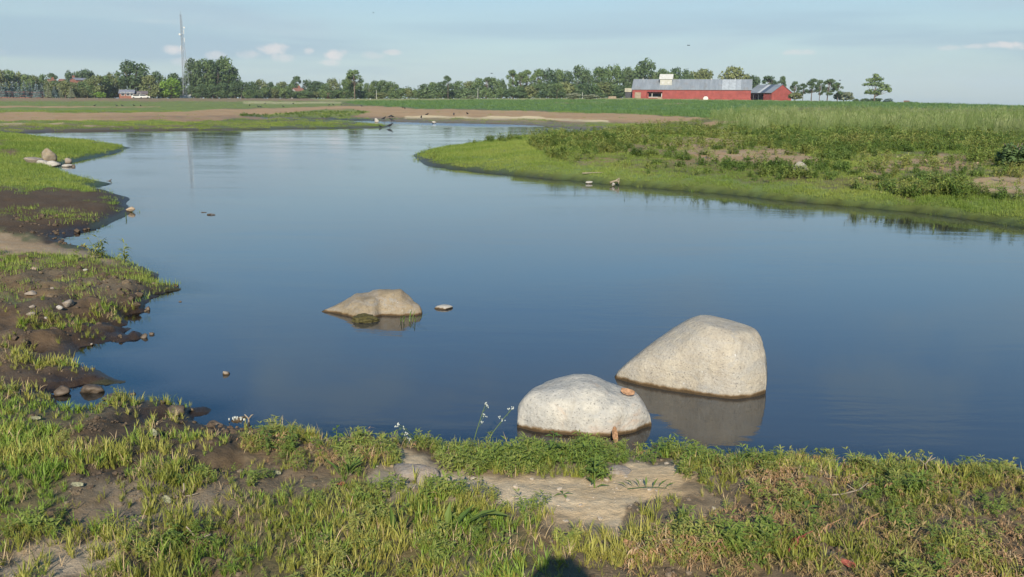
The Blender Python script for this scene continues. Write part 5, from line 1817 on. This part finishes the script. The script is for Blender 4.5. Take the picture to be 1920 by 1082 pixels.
# crumbs of soil and small pebbles over the bare ground
CR = bpy.data.collections.new('soil_crumbs')
for v in range(4):
    bm = bmesh.new(); bmesh.ops.create_icosphere(bm, subdivisions=1, radius=1)
    rg = random.Random(900 + v)
    for q in bm.verts:
        q.co *= rg.uniform(.65, 1.15); q.co.z *= .7
    me = bpy.data.meshes.new('crumb'); bm.to_mesh(me); bm.free()
    me.materials.append(simple('soil_crumb', ((.13, .095, .06), (.165, .125, .085), (.085, .06, .04), (.34, .28, .21))[v], .95, .3, 2, .1))
    CR.objects.link(bpy.data.objects.new('crumb', me))
ca = []
for (ra, rb, per_m2, big_) in ((1.9, 5.6, 1000, 0), (5.6, 11.0, 300, 0), (3.5, 16.0, 60, 1)):
    n = int(.5 * (rb * rb - ra * ra) * 2 * half * per_m2)
    th = RNG.uniform(-half, half, n); rr = np.sqrt(RNG.uniform(ra * ra, rb * rb, n))
    x = np.sin(th) * rr; y = np.cos(th) * rr
    z, d, r_, col, den, K = ground(x, y)
    p = np.where(col[:, 0] > .28, .3, 1) * (1.05 - den) * np.clip((fbm(x * 2, y * 2, 3, 95) - .36) * 3.2, .05, 1)
    p = np.where(d < .01, .02, p)
    ok = RNG.random(n) < p
    if big_:
        ok &= col[:, 0] < .16
    s_ = (.009 + .026 * RNG.random(ok.sum()) ** 3) if big_ else .0035 + .013 * RNG.random(ok.sum()) ** 4.5
    ca.append(np.stack([x[ok], y[ok], z[ok] + s_ * .2, s_ * (1 + .06 * r_[ok]), col[ok, 0] * (.6 if big_ else 1)], 1))
ca = np.concatenate(ca)
lum = ca[:, 4] + RNG.normal(0, .035, len(ca))
scatter('soil_crumbs', ca, CR, np.where(lum > .26, 3, np.where(lum > .16, 1, np.where(lum > .11, 0, 2))))

# ------------------------------------------------------------------ single plants one can point to
def foot(px, py):
    return gp(px, py)


def plant(name, label, cat, px, py, leaves, stems=(), m='weed_leaf', group=None, droop=.25, tones=(0, 1)):
    """leaves: (base xyz, direction, length, width); every leaf is a part"""
    P = foot(px, py)
    root = empty(name, P, 0, label, cat, group)
    if stems:
        L = LM(px)
        for (pts, wd) in stems:
            L.stem(pts, wd, .6)
        link('stem', L.mesh('stem'), MAT[m], root)
    for k, (b_, d_, ln, wd) in enumerate(leaves):
        L = LM(px + k)
        L.leaf((0, 0, 0), d_, ln, wd, random.uniform(*tones), droop)
        o = link('leaf', L.mesh('leaf'), MAT[m], root)
        o.location = b_
    return root


RP = random.Random(5)


def leafy(h, n, ln, wd, lean=(0, 0), opp=True):
    pts = [(lean[0] * t * h, lean[1] * t * h, h * t) for t in (0, .35, .7, 1)]
    lv = []
    for j in range(n):
        t = .25 + .75 * j / max(1, n - 1)
        b_ = (lean[0] * t * h, lean[1] * t * h, h * t)
        o_ = j * 1.9
        for q in range(2 if opp else 1):
            a = o_ + q * math.pi
            lv.append((b_, (math.cos(a), math.sin(a), RP.uniform(-.1, .5)), ln * RP.uniform(.8, 1.1) * (1.1 - .4 * t), wd))
    return lv, [(pts, .004)]


lv, st = leafy(.17, 7, .085, .026)
plant('knotweed_plant', 'upright leafy green weed before the whitish boulder', 'weed', 1037, 868, lv, st)
lv, st = leafy(.12, 5, .07, .022, (.2, 0))
plant('knotweed_plant', 'leafy weed at the water right of the whitish boulder', 'weed', 1228, 866, lv, st)
lv, st = leafy(.15, 6, .07, .02, (-.2, .1))
plant('knotweed_plant', 'tall leafy weed on the near bank, first left of the flower stalks', 'weed', 505, 850, lv, st)
lv, st = leafy(.14, 6, .06, .02, (.1, .1))
plant('knotweed_plant', 'tall leafy weed on the bank right of the white crusted stone', 'weed', 545, 846, lv, st)
lv, st = leafy(.14, 5, .075, .02, (0, .1))
plant('knotweed_plant', 'leafy weed rising alone between bank weeds and left stalk', 'weed', 632, 850, lv, st)
plant('dock_plant', 'pair of upright dock leaves on the grass below the half buried stone', 'dock', 738, 1000,
      [((0, 0, 0), (-.12, .1, 1), .13, .034), ((.04, 0, 0), (.35, .05, 1), .11, .03), ((.02, -.01, 0), (-.5, -.2, .6), .07, .026)], tones=(.5, 1), droop=.02)
plant('dock_plant', 'large sprawling dock with long leaves and dark shadow in the near grass', 'dock', 838, 1000,
      [((0, 0, .01), (.1, .2, 1), .15, .036), ((.02, 0, .01), (.6, .3, .75), .17, .038), ((.06, .02, .02), (1, .25, .55), .17, .036), ((.10, .03, .05), (1, .1, .5), .13, .034),
       ((.16, .04, .07), (.8, -.3, .2), .12, .034), ((.02, 0, 0), (-.6, .2, .5), .12, .03), ((.15, .03, .02), (.3, -.4, .9), .09, .03)],
      [([(0, 0, 0), (.08, .02, .05), (.2, .05, .09)], .005)], tones=(.3, 1), droop=.12)
plant('dock_plant', 'dock with drooping leaves at the right of the sprawling one', 'dock', 890, 990,
      [((0, 0, 0), (.5, .2, .9), .11, .03), ((0, 0, 0), (-.3, .1, 1), .10, .03), ((.01, 0, 0), (.2, -.6, .6), .11, .034), ((.01, 0, .02), (.8, -.1, .5), .10, .028)], tones=(.3, 1))
plant('thistle_plant', 'grey green thistle shoot at the front edge of the bank weeds', 'thistle', 1115, 915,
      [((0, 0, .02 * k), (math.cos(k * 2.2), math.sin(k * 2.2), .45), .085 - .005 * k, .02) for k in range(8)], [([(0, 0, 0), (0, .01, .09), (0, .02, .17)], .005)])
plant('seedling', 'dark seedling lying in the sandy hollow', 'seedling', 1056, 930,
      [((0, 0, .01), (math.cos(k * 1.57 + .3), math.sin(k * 1.57 + .3), .12), .055, .014) for k in range(4)])
plant('seedling', 'small pale seedling on the half buried stone', 'seedling', 818, 905,
      [((0, 0, .01), (math.cos(k * 1.3), math.sin(k * 1.3), .5), .05, .018) for k in range(5)], tones=(.6, 1))
plant('redshank_plant', 'reddish stemmed weed spreading in the sandy hollow', 'weed', 1212, 920,
      [((.03 * (k - 3), .01 * (k % 2), .015), (.35 * (k - 3), .2, .8), .07, .013) for k in range(7)], [([(-.09, 0, .01), (0, 0, .02), (.1, .01, .01)], .005)], 'weed_leaf')
plant('yellow_weed', 'bright yellow green leafy sprig alone in the right weeds', 'weed', 1672, 985,
      [((0, 0, .01 + .012 * k), (math.cos(k * 2.4), math.sin(k * 2.4), .9), .055, .016) for k in range(6)], [([(0, 0, 0), (0, 0, .1)], .004)], tones=(.8, 1))
plant('yellow_weed', 'broad leaved pale green weed on the right bank below the grass', 'weed', 1508, 965,
      [((0, 0, .03), (math.cos(k * 1.05), math.sin(k * 1.05), .25), .10, .026) for k in range(6)], tones=(.7, 1), droop=.2)
plant('broad_grass', 'strong tuft of broad leaves on the near bank left of the half buried stone', 'grass tuft', 640, 895,
      [((.02 * (k % 3), 0, 0), (math.cos(k * .9), math.sin(k * .9) * .6 + .2, 1.1), .17, .018) for k in range(9)], tones=(.4, 1), droop=.22)
plant('grass_tuft', 'fresh upright grass tuft at the right end of the sandy hollow', 'grass tuft', 1283, 995,
      [((.012 * (k % 5) - .03, .01 * (k % 3), 0), (.35 * math.cos(k * 1.1), .35 * math.sin(k * 1.1), 1.1), .13, .008) for k in range(14)], tones=(.5, 1), droop=.08)
for k, (px, py, lb) in enumerate(((1500, 1035, 'left'), (1553, 1012, 'middle'), (1625, 1000, 'right'))):
    plant('wilted_plant', 'wilted plant with reddish hanging leaves on the right bank, %s of three' % lb, 'weed', px, py,
          [((.012 * j - .03, 0, .07 + .004 * j), (.5 * math.cos(j * 2), .4 * math.sin(j * 2), -.7), .07, .014) for j in range(5)], [([(-.05, 0, 0), (-.02, 0, .06), (.05, .01, .09)], .004)], 'red_leaf' if k == 0 else 'dry_leaf', droop=0)

# white flowered stalks over the water
for (px, py, tx, ty, n, lb) in ((884, 838, 911, 757, 5, 'straight white flowered stalk before the dark water'), (900, 842, 961, 766, 4, 'white flowered stalk leaning right before the whitish boulder'),
                               (800, 840, 747, 795, 6, 'white flowered stalk leaning left over the water')):
    P = foot(px, py + 6)
    r_ = math.hypot(P.x, P.y)
    d = ray(tx, ty); k_ = r_ / math.hypot(d.x, d.y)
    e_ = Vector((d.x * k_, d.y * k_, EYE + d.z * k_)) - P
    root = empty('flower_stalk', P, 0, lb, 'wildflower')
    pts = [Vector((0, 0, 0)), e_ * .4 + Vector((0, 0, .015)), e_ * .75 + Vector((0, 0, .012)), e_]
    L = LM(px); L.stem(pts, .0028, .7)
    link('stem', L.mesh('stem'), MAT['weed_leaf'], root)
    for q in range(n):
        t = 1 - q * .11
        base = e_ * t
        off = Vector((RP.uniform(-.03, .03), RP.uniform(-.02, .02), RP.uniform(.0, .02))) * (0 if q == 0 else 1)
        b = MB()
        for u_ in range(8 if q == 0 else 4):
            c = base + off + Vector((RP.gauss(0, .005), RP.gauss(0, .005), RP.gauss(0, .004)))
            b.tube([c - Vector((0, 0, .003)), c, c + Vector((0, 0, .004))], [.0015, .0034, .001], 5)
        b.build('flower', MAT['white_flower'], root)
        if q:
            MB().tube([base - e_ * .06, base + off], .0012, 4).build('twig', MAT['weed_leaf'], root)

# leafy clumps of nettle and thistle on the right peninsula
NM = []
for v in range(5):
    L = LM(400 + v); U = L.r.uniform
    for k in range(26):
        a = U(0, 6.28); q = .5 * math.sqrt(L.r.random()); h = U(.35, .95) * (1 - q * .7)
        x, y = math.cos(a) * q, math.sin(a) * q; l_ = U(0, .2)
        pts = [(x + math.cos(a) * l_ * h * t, y + math.sin(a) * l_ * h * t, h * t - .03) for t in (0, .3, .55, .8, 1)]
        L.stem(pts, .007, .3)
        for j in range(1, 5):
            o_ = U(0, 3.14)
            for q2 in range(4):
                b_ = o_ + q2 * 1.571 + U(-.3, .3)
                L.leaf(pts[j], (math.cos(b_), math.sin(b_), U(-.7, .6)), U(.13, .22), U(.07, .11), U(0, 1), U(.1, .5))
    me = L.mesh('nettle_clump'); me.materials.append(MAT['nettle_leaf'])
    NM.append(me)
CL = []
back = [(1012, 271, 20), (1035, 273, 30), (1062, 270, 26), (1085, 272, 26), (1110, 266, 26), (1138, 264, 44), (1160, 262, 30), (1190, 268, 26), (1250, 252, 30), (1268, 250, 22), (1295, 249, 26), (1340, 246, 26), (1366, 247, 24), (1392, 246, 26), (1418, 250, 22)]
mids = [(1098, 288, 20), (1150, 284, 22), (1195, 292, 42), (1222, 290, 26), (1180, 278, 24), (1260, 283, 24), (1285, 300, 26), (1320, 290, 26), (1345, 280, 28), (1375, 288, 26), (1400, 272, 26), (1425, 262, 24), (1450, 278, 26), (1480, 290, 22), (1235, 306, 28), (1275, 312, 26)]
frnt = [(1402, 300, 20), (1458, 322, 24), (1536, 320, 26), (1560, 332, 30), (1600, 328, 26), (1640, 338, 34), (1670, 344, 30), (1700, 340, 30), (1735, 336, 44), (1768, 344, 40), (1800, 338, 28), (1830, 330, 26), (1540, 296, 22), (1585, 300, 24), (1640, 288, 26), (1700, 284, 28), (1745, 290, 30), (1790, 282, 26), (1840, 286, 26), (1885, 292, 24), (1660, 352, 36), (1815, 360, 26), (1880, 372, 30)]
for lst, lb, g_ in ((back, 'leafy weed clump along the far edge of the peninsula', 'weed clumps along the peninsula far edge'), (mids, 'leafy weed clump between the bare soil patches of the peninsula', 'weed clumps in the middle of the peninsula'),
                    (frnt, 'leafy weed clump on the right part of the peninsula', 'weed clumps on the right part of the peninsula')):
    for (px, py, wpx) in lst:
        P = gp(px, py)
        D_ = (P - Vector((0, 0, EYE))).length
        o = link('weed_clump', NM[RP.randrange(5)])
        s_ = wpx * D_ / F / 1.1
        o.location = P; o.scale = (s_ * .8, s_ * .8, s_ * RP.uniform(.42, .66)); o.rotation_euler.z = RP.uniform(0, 6.28)
        tag(o, lb, 'weed clump', g_)
# dark bush at the right edge of the peninsula
P = gp(1900, 314)
s_ = (P - Vector((0, 0, EYE))).length / F
me = leaf_cloud(sub_blobs(7, [(0, 0, .4, .5, .45, .42), (.5, .1, .4, .5, .4, .4)], 10, .15, .25), 1500, .05, 400, .4)
me.materials.append(MAT['leaf_green'])
bsh = empty('bush', P, 0, 'dark leafy bush at the far right of the peninsula', 'bush')
o = link('crown', me, None, bsh); o.scale = (62 * s_, 62 * s_, 44 * s_)
L = LM(3)
for k in range(6):
    L.stem([(0, 0, -.03), (.03 * k - .08, .02, .3), (.12 * (k - 2.5), .04 * (k % 3), .6)], .02, .1)
link('stem', L.mesh('stem'), MAT['bark'], bsh)

# plants in the water
P = Vector((*gz(768, 603), 0))
L = LM(77)
for k in range(22):
    a = L.r.uniform(0, 6.28)
    L.blade(L.r.uniform(-.09, .09), L.r.uniform(-.02, .02), a if k % 2 else L.r.uniform(-.3, .3), L.r.uniform(.06, .15), .009, L.r.uniform(.5, 1.4), .3, L.r.uniform(.2, 1), -.005)
tag(link('floating_grass', L.mesh('floating_grass'), MAT['weed_leaf']), 'grass tuft growing from the water in front of the brown boulder', 'grass tuft').location = P
for (px, py, lb) in ((1750, 430, 'tiny green sprig standing in the water off the right shore'), (236, 409, 'tiny dark sprig in the water below the orange tan stone')):
    P = Vector((*gz(px, py), 0))
    L = LM(px)
    s_ = (P - Vector((0, 0, EYE))).length / F
    L.stem([(0, 0, -.02), (0.01, 0, 5 * s_), (0, 0, 10 * s_)], 1.0 * s_, .5)
    for k in range(6):
        L.leaf((0, 0, (2 + 1.3 * k) * s_), (math.cos(k * 2), math.sin(k * 2), .6), 4 * s_, 1.6 * s_, .4)
    o = link('water_sprig', L.mesh('water_sprig'), MAT['weed_leaf']); o.location = P
    tag(o, lb, 'sprig')

# ------------------------------------------------------------------ driftwood, twigs, fallen leaves
def branch(name, label, cat, px, py, paths, m, water=False, world_px=True, rad=.01):
    """paths drawn in pixels off the foot point, (dx, dy up, depth); sizes follow the distance"""
    P = Vector((*gz(px, py), 0)) if water else gp(px, py)
    s_ = (P - Vector((0, 0, EYE))).length / F
    b = MB()
    for (pts, r_) in paths:
        n = len(pts)
        b.tube([(x * s_, dp * s_, y * s_) for (x, y, dp) in pts], [r_ * s_ * (1 - .55 * k / max(1, n - 1)) for k in range(n)], 6)
    o = b.build(name, m, None, True); o.location = P
    return tag(o, label, cat)


branch('driftwood', 'pale forked driftwood lying at the peninsula waterline', 'driftwood', 1150, 336, [([(-6, 1, 0), (0, 3.5, 0), (5, 5, 0), (11, 10, 1)], 2.3), ([(4, 5, 0), (9, 4, 0), (10.5, -1, 0)], 1.9), ([(10, -1, 0), (10.5, 5, 0), (11, 10, 0)], 1.2)], MAT['driftwood'])
branch('driftwood', 'long thin bleached stick lying in the grass left of the forked driftwood', 'driftwood', 1112, 326, [([(-20, 1, 0), (0, 2, 0), (22, 3, 0)], 1.3)], MAT['driftwood'])
branch('twig', 'dead forked twig standing behind the white crusted stone', 'twig', 466, 797, [([(0, -2, 0), (1, 12, 0), (-6, 20, 0)], 2.2), ([(1, 11, 0), (6, 18, 0), (9, 20, 1)], 1.6)], MAT['driftwood'])
branch('twig', 'dry forked twig lying on the left foreground soil', 'twig', 346, 934, [([(-24, 1, 0), (-8, 2, 0), (8, 4, 2), (22, 7, 4)], 2.0), ([(-4, 3, 0), (0, 16, 1), (0, 27, 1)], 2.2), ([(-12, 2, 0), (-17, 9, 0)], 1.4), ([(8, 3, 2), (14, -1, -2)], 1.3)], MAT['driftwood'])
branch('twig', 'dry curled twig standing by the pale leaves, left foreground', 'twig', 362, 1012, [([(0, -2, 0), (2, 8, 0), (-5, 18, 0), (-10, 24, 0)], 2.2), ([(0, 0, 0), (16, 3, 2), (30, 8, 4)], 3.0)], MAT['driftwood'])
branch('twig', 'thin straw stick lying across the right bank weeds', 'twig', 1600, 930, [([(-60, 0, 0), (-20, 3, 0), (10, 10, 3), (26, 22, 6)], 1.8), ([(5, 8, 2), (-12, 20, 3)], 1.2)], MAT['driftwood'])
branch('twig', 'dead grey twig leaning up at the right shore', 'twig', 1740, 885, [([(0, -2, 0), (-6, 14, 0), (4, 30, 0)], 1.6), ([(-5, 12, 0), (-16, 22, 0)], 1.2), ([(0, 20, 0), (10, 26, 0)], 1.0)], MAT['driftwood'])
branch('floating_branch', 'dark wet branch floating at the right near shore', 'branch', 1845, 876, [([(-70, 0, 0), (-30, 1, 2), (10, 2, 4), (60, 1, 8)], 2.2), ([(-40, 0, 0), (-20, 5, 4), (20, 6, 6)], 1.6)], MAT['stone_mud'], True)
branch('floating_stick', 'black stick floating in the left water below the mast reflection', 'stick', 396, 403, [([(-7, .5, 0), (0, 1.5, 0), (7, .7, 0)], 1.6)], MAT['stone_mud'], True)
branch('floating_stick', 'small dark flotsam stick beside the longer black floating stick', 'stick', 383, 398.5, [([(-5, .4, 0), (4, .4, 0)], .8)], MAT['stone_mud'], True)
branch('stranded_stick', 'dark stick at the tip of the left grassy point', 'stick', 204, 341, [([(-5, 0, 0), (0, 1, 0), (5, 4, 0)], 1.5)], MAT['stone_mud'])

from mathutils.bvhtree import BVHTree


def leaf_sheet(name, label, cat, m, loc, size, curl, rot):
    """a curled dry leaf or bark scrap with thickness"""
    nx, ny = 9, 5
    V = []
    for j in range(ny):
        for i_ in range(nx):
            u_ = i_ / (nx - 1) * 2 - 1; v_ = j / (ny - 1) * 2 - 1
            wv = (1 - u_ * u_ * .8) ** .6
            x, y = u_ * size[0] / 2, v_ * wv * size[1] / 2
            V.append((x, y, curl * (v_ * v_ * size[1] * .6 + u_ * u_ * size[0] * .15) + .002 * math.sin(9 * u_ + 3 * v_)))
    Fc = [(j * nx + i_, j * nx + i_ + 1, (j + 1) * nx + i_ + 1, (j + 1) * nx + i_) for j in range(ny - 1) for i_ in range(nx - 1)]
    me = bpy.data.meshes.new(name); me.from_pydata(V, [], Fc)
    bm = bmesh.new(); bm.from_mesh(me)
    bmesh.ops.solidify(bm, geom=bm.faces[:], thickness=.003)
    bm.to_mesh(me); bm.free()
    o = link(name, me, m); o.location = loc; o.rotation_euler = rot
    return tag(o, label, cat)


bvh = BVHTree.FromPolygons([v.co + small.location for v in small.data.vertices], [p.vertices[:] for p in small.data.polygons])
hit = bvh.ray_cast(Vector((0, 0, EYE)), ray(1176, 741))[0] or Vector((*gz(1176, 760), .2))
leaf_sheet('bark_scrap', 'curled tan scrap of bark resting on the whitish boulder', 'bark', MAT['dry_leaf'], hit + Vector((0, -.005, .014)), (.085, .05), .55, (R(30), R(10), R(-14)))
P = gp(1152, 828)
leaf_sheet('dry_leaf', 'rust brown leaf standing upright before the whitish boulder', 'leaf', MAT['dry_leaf'], Vector((*gz(1152, 832), .06)), (.10, .034), .3, (R(80), R(80), R(10)))
for (px, py, sx, m, lb) in ((1590, 1066, .06, 'red_leaf', 'bright red leaf lying at the bottom of the right bank'), (640, 914, .04, 'red_leaf', 'small red leaf in the grass left of the half buried stone'), (1768, 1064, .05, 'red_leaf', 'dark red leaf in the lower right weeds'),
                            (1180, 1030, .06, 'dry_leaf', 'brown leaf in the grass right of the head shadow'), (1840, 1012, .07, 'pale_leaf', 'pale rounded leaf in the far lower right weeds'), (315, 945, .06, 'pale_leaf', 'pale green leaf on the left foreground soil'),
                            (290, 818, .07, 'pale_leaf', 'pale plastic like strip on the dark mud'), (68, 790, .05, 'pale_leaf', 'pale flower head in the left grass'), (146, 916, .05, 'pale_leaf', 'narrow pale leaf in the left grass'), (520, 893, .04, 'pale_leaf', 'white leaf scrap on the bank soil')):
    P = gp(px, py)
    leaf_sheet('fallen_leaf', lb, 'leaf', MAT[m], P + Vector((0, 0, .02)), (sx, sx * .4), .4, (R(35), R(10), RP.uniform(-1, 1)))

# ------------------------------------------------------------------ birds
def crow_meshes():
    b = MB()
    # body from tail root to head, one continuous skin
    b.tube([(-.20, 0, .17), (-.15, 0, .18), (-.06, 0, .20), (.04, 0, .225), (.11, 0, .26), (.15, 0, .30), (.185, 0, .325), (.215, 0, .33), (.235, 0, .325)],
           [.02, .045, .075, .08, .06, .042, .042, .034, .012], 10)
    body = b.mesh('body', True)
    beak = MB().tube([(.23, 0, .325), (.26, 0, .322), (.285, 0, .312)], [.016, .011, .003], 6).mesh('beak', True)
    tail = MB().prism([(-.17, .16), (-.34, .10), (-.35, .115), (-.17, .185)], 'y', -.035, .035).mesh('tail')
    wing = MB().prism([(.05, .24), (-.08, .15), (-.29, .125), (-.10, .245)], 'y', 0, .02).mesh('wing')
    leg = MB().tube([(0, 0, .15), (.015, 0, .07), (0, 0, .0), (.05, 0, .0)], [.014, .008, .008, .004], 6).mesh('leg', True)
    for me_, m_ in ((body, 'crow'), (beak, 'beak'), (tail, 'crow'), (wing, 'crow'), (leg, 'beak')):
        me_.materials.append(MAT[m_])
    return body, beak, tail, wing, leg


CB = crow_meshes()


def crow(px, py, label, group=None, turn=0.0, sc_=1.0, loc=None):
    P = loc if loc is not None else gp(px, py)
    c = empty('crow', P, turn, label, 'crow', group)
    c.scale = (sc_,) * 3
    link('body', CB[0], None, c); link('beak', CB[1], None, c); link('tail', CB[2], None, c)
    for s in (-1, 1):
        wg = link('wing', CB[3], None, c); wg.location.y = .066 if s > 0 else -.086
        lg = link('leg', CB[4], None, c); lg.location.y = s * .03
    return c


for k, (px, py, lb) in enumerate(((484, 202, 'left crow of the close pair on the left grass strip'), (488.5, 202, 'right crow of the close pair on the left grass strip'), (468, 198.5, 'crow alone left of the close pair on the grass'),
                                  (531, 201, 'crow on the soil edge right of the close pair'), (550, 196, 'crow in the pale flower strip'), (497, 196, 'crow above the close pair in the pale flower strip'),
                                  (755, 203.5, 'left crow of the pair on the green crop edge'), (758.5, 204, 'right crow of the pair on the green crop edge'), (801, 217.5, 'crow on the bare soil above the pale sand streak'),
                                  (731, 222.5, 'left crow of three on the shore behind the spit tip'), (735.5, 222.5, 'middle crow of three on the shore behind the spit tip'), (720, 225.5, 'crow left of the shore trio, nearer the white boulder'), (734.5, 228, 'lowest crow, at the waterline below the shore trio'),
                                  (790, 223, 'crow on the pale sand streak'), (1519, 192, 'crow in the field under the thin tree row'), (1619, 204, 'crow in the crop below the lone oak'),
                                  (178, 200, 'leftmost crow on the far left soil line'), (219, 200, 'second crow along the far left soil line'), (229, 200, 'third crow along the far left soil line'), (251, 199.5, 'fourth crow along the far left soil line'), (264, 201, 'rightmost crow along the far left soil line'),
                                  (617, 199, 'crow at the left end of the bare soil hump'), (625, 199.5, 'crow on the left part of the bare soil hump'), (640, 199, 'crow on top of the bare soil hump'), (678, 199, 'crow at the right end of the bare soil hump'), (851, 216.5, 'crow on the soil below the crop, right of the sand streak crow'), (876, 216, 'crow farthest right on the soil below the crop'))):
    crow(px, py, lb, 'crows on the far shore', RP.uniform(0, 6.28), 1.0)
crow(731, 240, 'crow at the very tip of the low spit by the water', None, .3, 1.0)
crow(713, 240, 'dark bird on the spit edge left of the tip crow', None, 2.5, .6)
for (px, py, rr_, lb) in ((1291, 85.5, 150, 'distant bird flying above the white dormer'), (922, 138, 170, 'distant bird flying left of the airy trees'), (1575, 151, 170, 'distant bird flying above the thin tree row'), (700, 24, 200, 'tiny bird high in the middle sky')):
    d = ray(px, py); k_ = rr_ / math.hypot(d.x, d.y)
    c = empty('flying_bird', Vector((d.x * k_, d.y * k_, EYE + d.z * k_)), RP.uniform(0, 6), lb, 'bird')
    link('body', MB().tube([(-.14, 0, 0), (-.05, 0, 0), (.05, 0, .01), (.12, 0, .02), (.15, 0, .015)], [.01, .035, .04, .025, .008], 8).mesh('body', True), MAT['crow'], c)
    for s in (-1, 1):
        link('wing', MB().prism([(.03, .02), (.05, .1), (-.04, .1), (-.05, .0)], 'y', s * .03, s * .22).mesh('wing'), MAT['crow'], c)
    link('tail', MB().prism([(-.12, 0), (-.24, .0), (-.24, .012), (-.12, .015)], 'y', -.03, .03).mesh('tail'), MAT['crow'], c)

# ------------------------------------------------------------------ the photographer, standing behind the viewpoint (only the shadow of the head falls into view)
gz0 = gzz(0, -.25)
feet = Vector((0, -.26, gz0))
HH = EYE - gz0


def skin_mesh(name, verts, edges, m, parent, sub=1):
    me = bpy.data.meshes.new(name)
    me.from_pydata([v[:3] for v in verts], edges, [])
    o = link(name, me, m, parent)
    md = o.modifiers.new('skin', 'SKIN'); md.use_smooth_shade = True
    for k, v in enumerate(verts):
        me.skin_vertices[0].data[k].radius = (v[3], v[4] if len(v) > 4 else v[3])
    me.skin_vertices[0].data[0].use_root = True
    md2 = o.modifiers.new('smooth', 'SUBSURF'); md2.levels = sub; md2.render_levels = sub
    return o


per = empty('person', feet, 0, 'standing person holding a camera at the face, casting the head shadow', 'person')
E_ = HH            # eye height
v = [(0, 0, E_ * .56, .14, .10), (0, 0, E_ * .68, .13, .10), (0, .01, E_ * .80, .15, .10), (0, .01, E_ * .885, .07), (0, .02, E_ * .93, .055), (0, .05, E_ - .05, .078, .085), (0, .05, E_ + .02, .076, .09), (0, .045, E_ + .085, .072, .08)]
e = [(0, 1), (1, 2), (2, 3), (3, 4), (4, 5), (5, 6), (6, 7)]
for s in (-1, 1):
    i0 = len(v)
    v += [(s * .10, 0, E_ * .52, .085), (s * .11, .01, E_ * .30, .058), (s * .12, -.01, E_ * .06, .04), (s * .13, .10, .03, .035), (s * .13, .15, .025, .03)]
    e += [(0, i0), (i0, i0 + 1), (i0 + 1, i0 + 2), (i0 + 2, i0 + 3), (i0 + 3, i0 + 4)]
    i1 = len(v)
    v += [(s * .18, .01, E_ * .84, .055), (s * .27, .07, E_ * .70, .042), (s * .13, .19, E_ - .09, .028), (s * .095, .20, E_ - .035, .024, .03)]
    e += [(2, i1), (i1, i1 + 1), (i1 + 1, i1 + 2), (i1 + 2, i1 + 3)]
    for q in range(4):                      # fingers folded along the camera's front edge
        i2 = len(v); zf_ = E_ - .045 + q * .014
        v += [(s * .085, .215, zf_, .0085), (s * .075, .235, zf_, .008), (s * .055, .238, zf_, .007)]
        e += [(i1 + 3, i2), (i2, i2 + 1), (i2 + 1, i2 + 2)]
    i2 = len(v)
    v += [(s * .075, .19, E_ - .03, .009), (s * .055, .185, E_ - .015, .0085)]
    e += [(i1 + 3, i2), (i2, i2 + 1)]
skin_mesh('body', v, e, MAT['skin'], per)
cv = [(0, 0, E_ * .54, .165, .125), (0, 0, E_ * .68, .15, .12), (0, .01, E_ * .80, .165, .115), (0, .01, E_ * .875, .085)]
ce = [(0, 1), (1, 2), (2, 3)]
for s in (-1, 1):
    i1 = len(cv)
    cv += [(s * .18, .01, E_ * .84, .068), (s * .27, .07, E_ * .70, .055), (s * .17, .16, E_ - .15, .042)]
    ce += [(2, i1), (i1, i1 + 1), (i1 + 1, i1 + 2)]
skin_mesh('jacket', cv, ce, MAT['cloth'], per)
tv = [(0, 0, E_ * .55, .15, .115)]
te = []
for s in (-1, 1):
    i1 = len(tv)
    tv += [(s * .10, 0, E_ * .51, .10), (s * .11, .01, E_ * .30, .074), (s * .12, -.01, E_ * .07, .06)]
    te += [(0, i1), (i1, i1 + 1), (i1 + 1, i1 + 2)]
skin_mesh('trousers', tv, te, MAT['denim'], per)
skin_mesh('hair', [(0, .0, E_ - .03, .07), (0, .02, E_ + .05, .080, .085), (0, .035, E_ + .09, .070, .08), (0, .06, E_ + .105, .05)], [(0, 1), (1, 2), (2, 3)], MAT['hair'], per)
for s in (-1, 1):
    sh = MB().prism([(-.10, -.01), (.19, -.01), (.2, .03), (.1, .08), (-.09, .09)], 'x', s * .13 - .045, s * .13 + .045)
    sh.build('shoe', MAT['plastic_black'], per)
cb = empty('camera', Vector((0, 0, EYE)), 0, 'small black camera held before the face of the person', 'camera')
MB().box(-.06, .06, -.055, -.022, -.035, .035).build('body', MAT['plastic_black'], cb)
MB().tube([(0, -.022, 0), (0, -.008, 0)], [.028, .026], 16).build('lens', MAT['plastic_black'], cb)
MB().tube([(.04, -.035, .035), (.04, -.035, .041)], .007, 10).build('shutter_button', MAT['steel'], cb)

ordinals()

# ------------------------------------------------------------------ the summer air
m, t, out = mat('summer_haze')
vol = t.new('ShaderNodeVolumePrincipled')
vol.inputs['Color'].default_value = (.80, .89, 1.0, 1)
vol.inputs['Density'].default_value = .00013
vol.inputs['Anisotropy'].default_value = 0.0
t.link(vol.outputs[0], out.inputs['Volume'])
tag(MB().box(-2700, 2700, -2700, 2700, -12, 75).build('haze', m), kind='stuff')
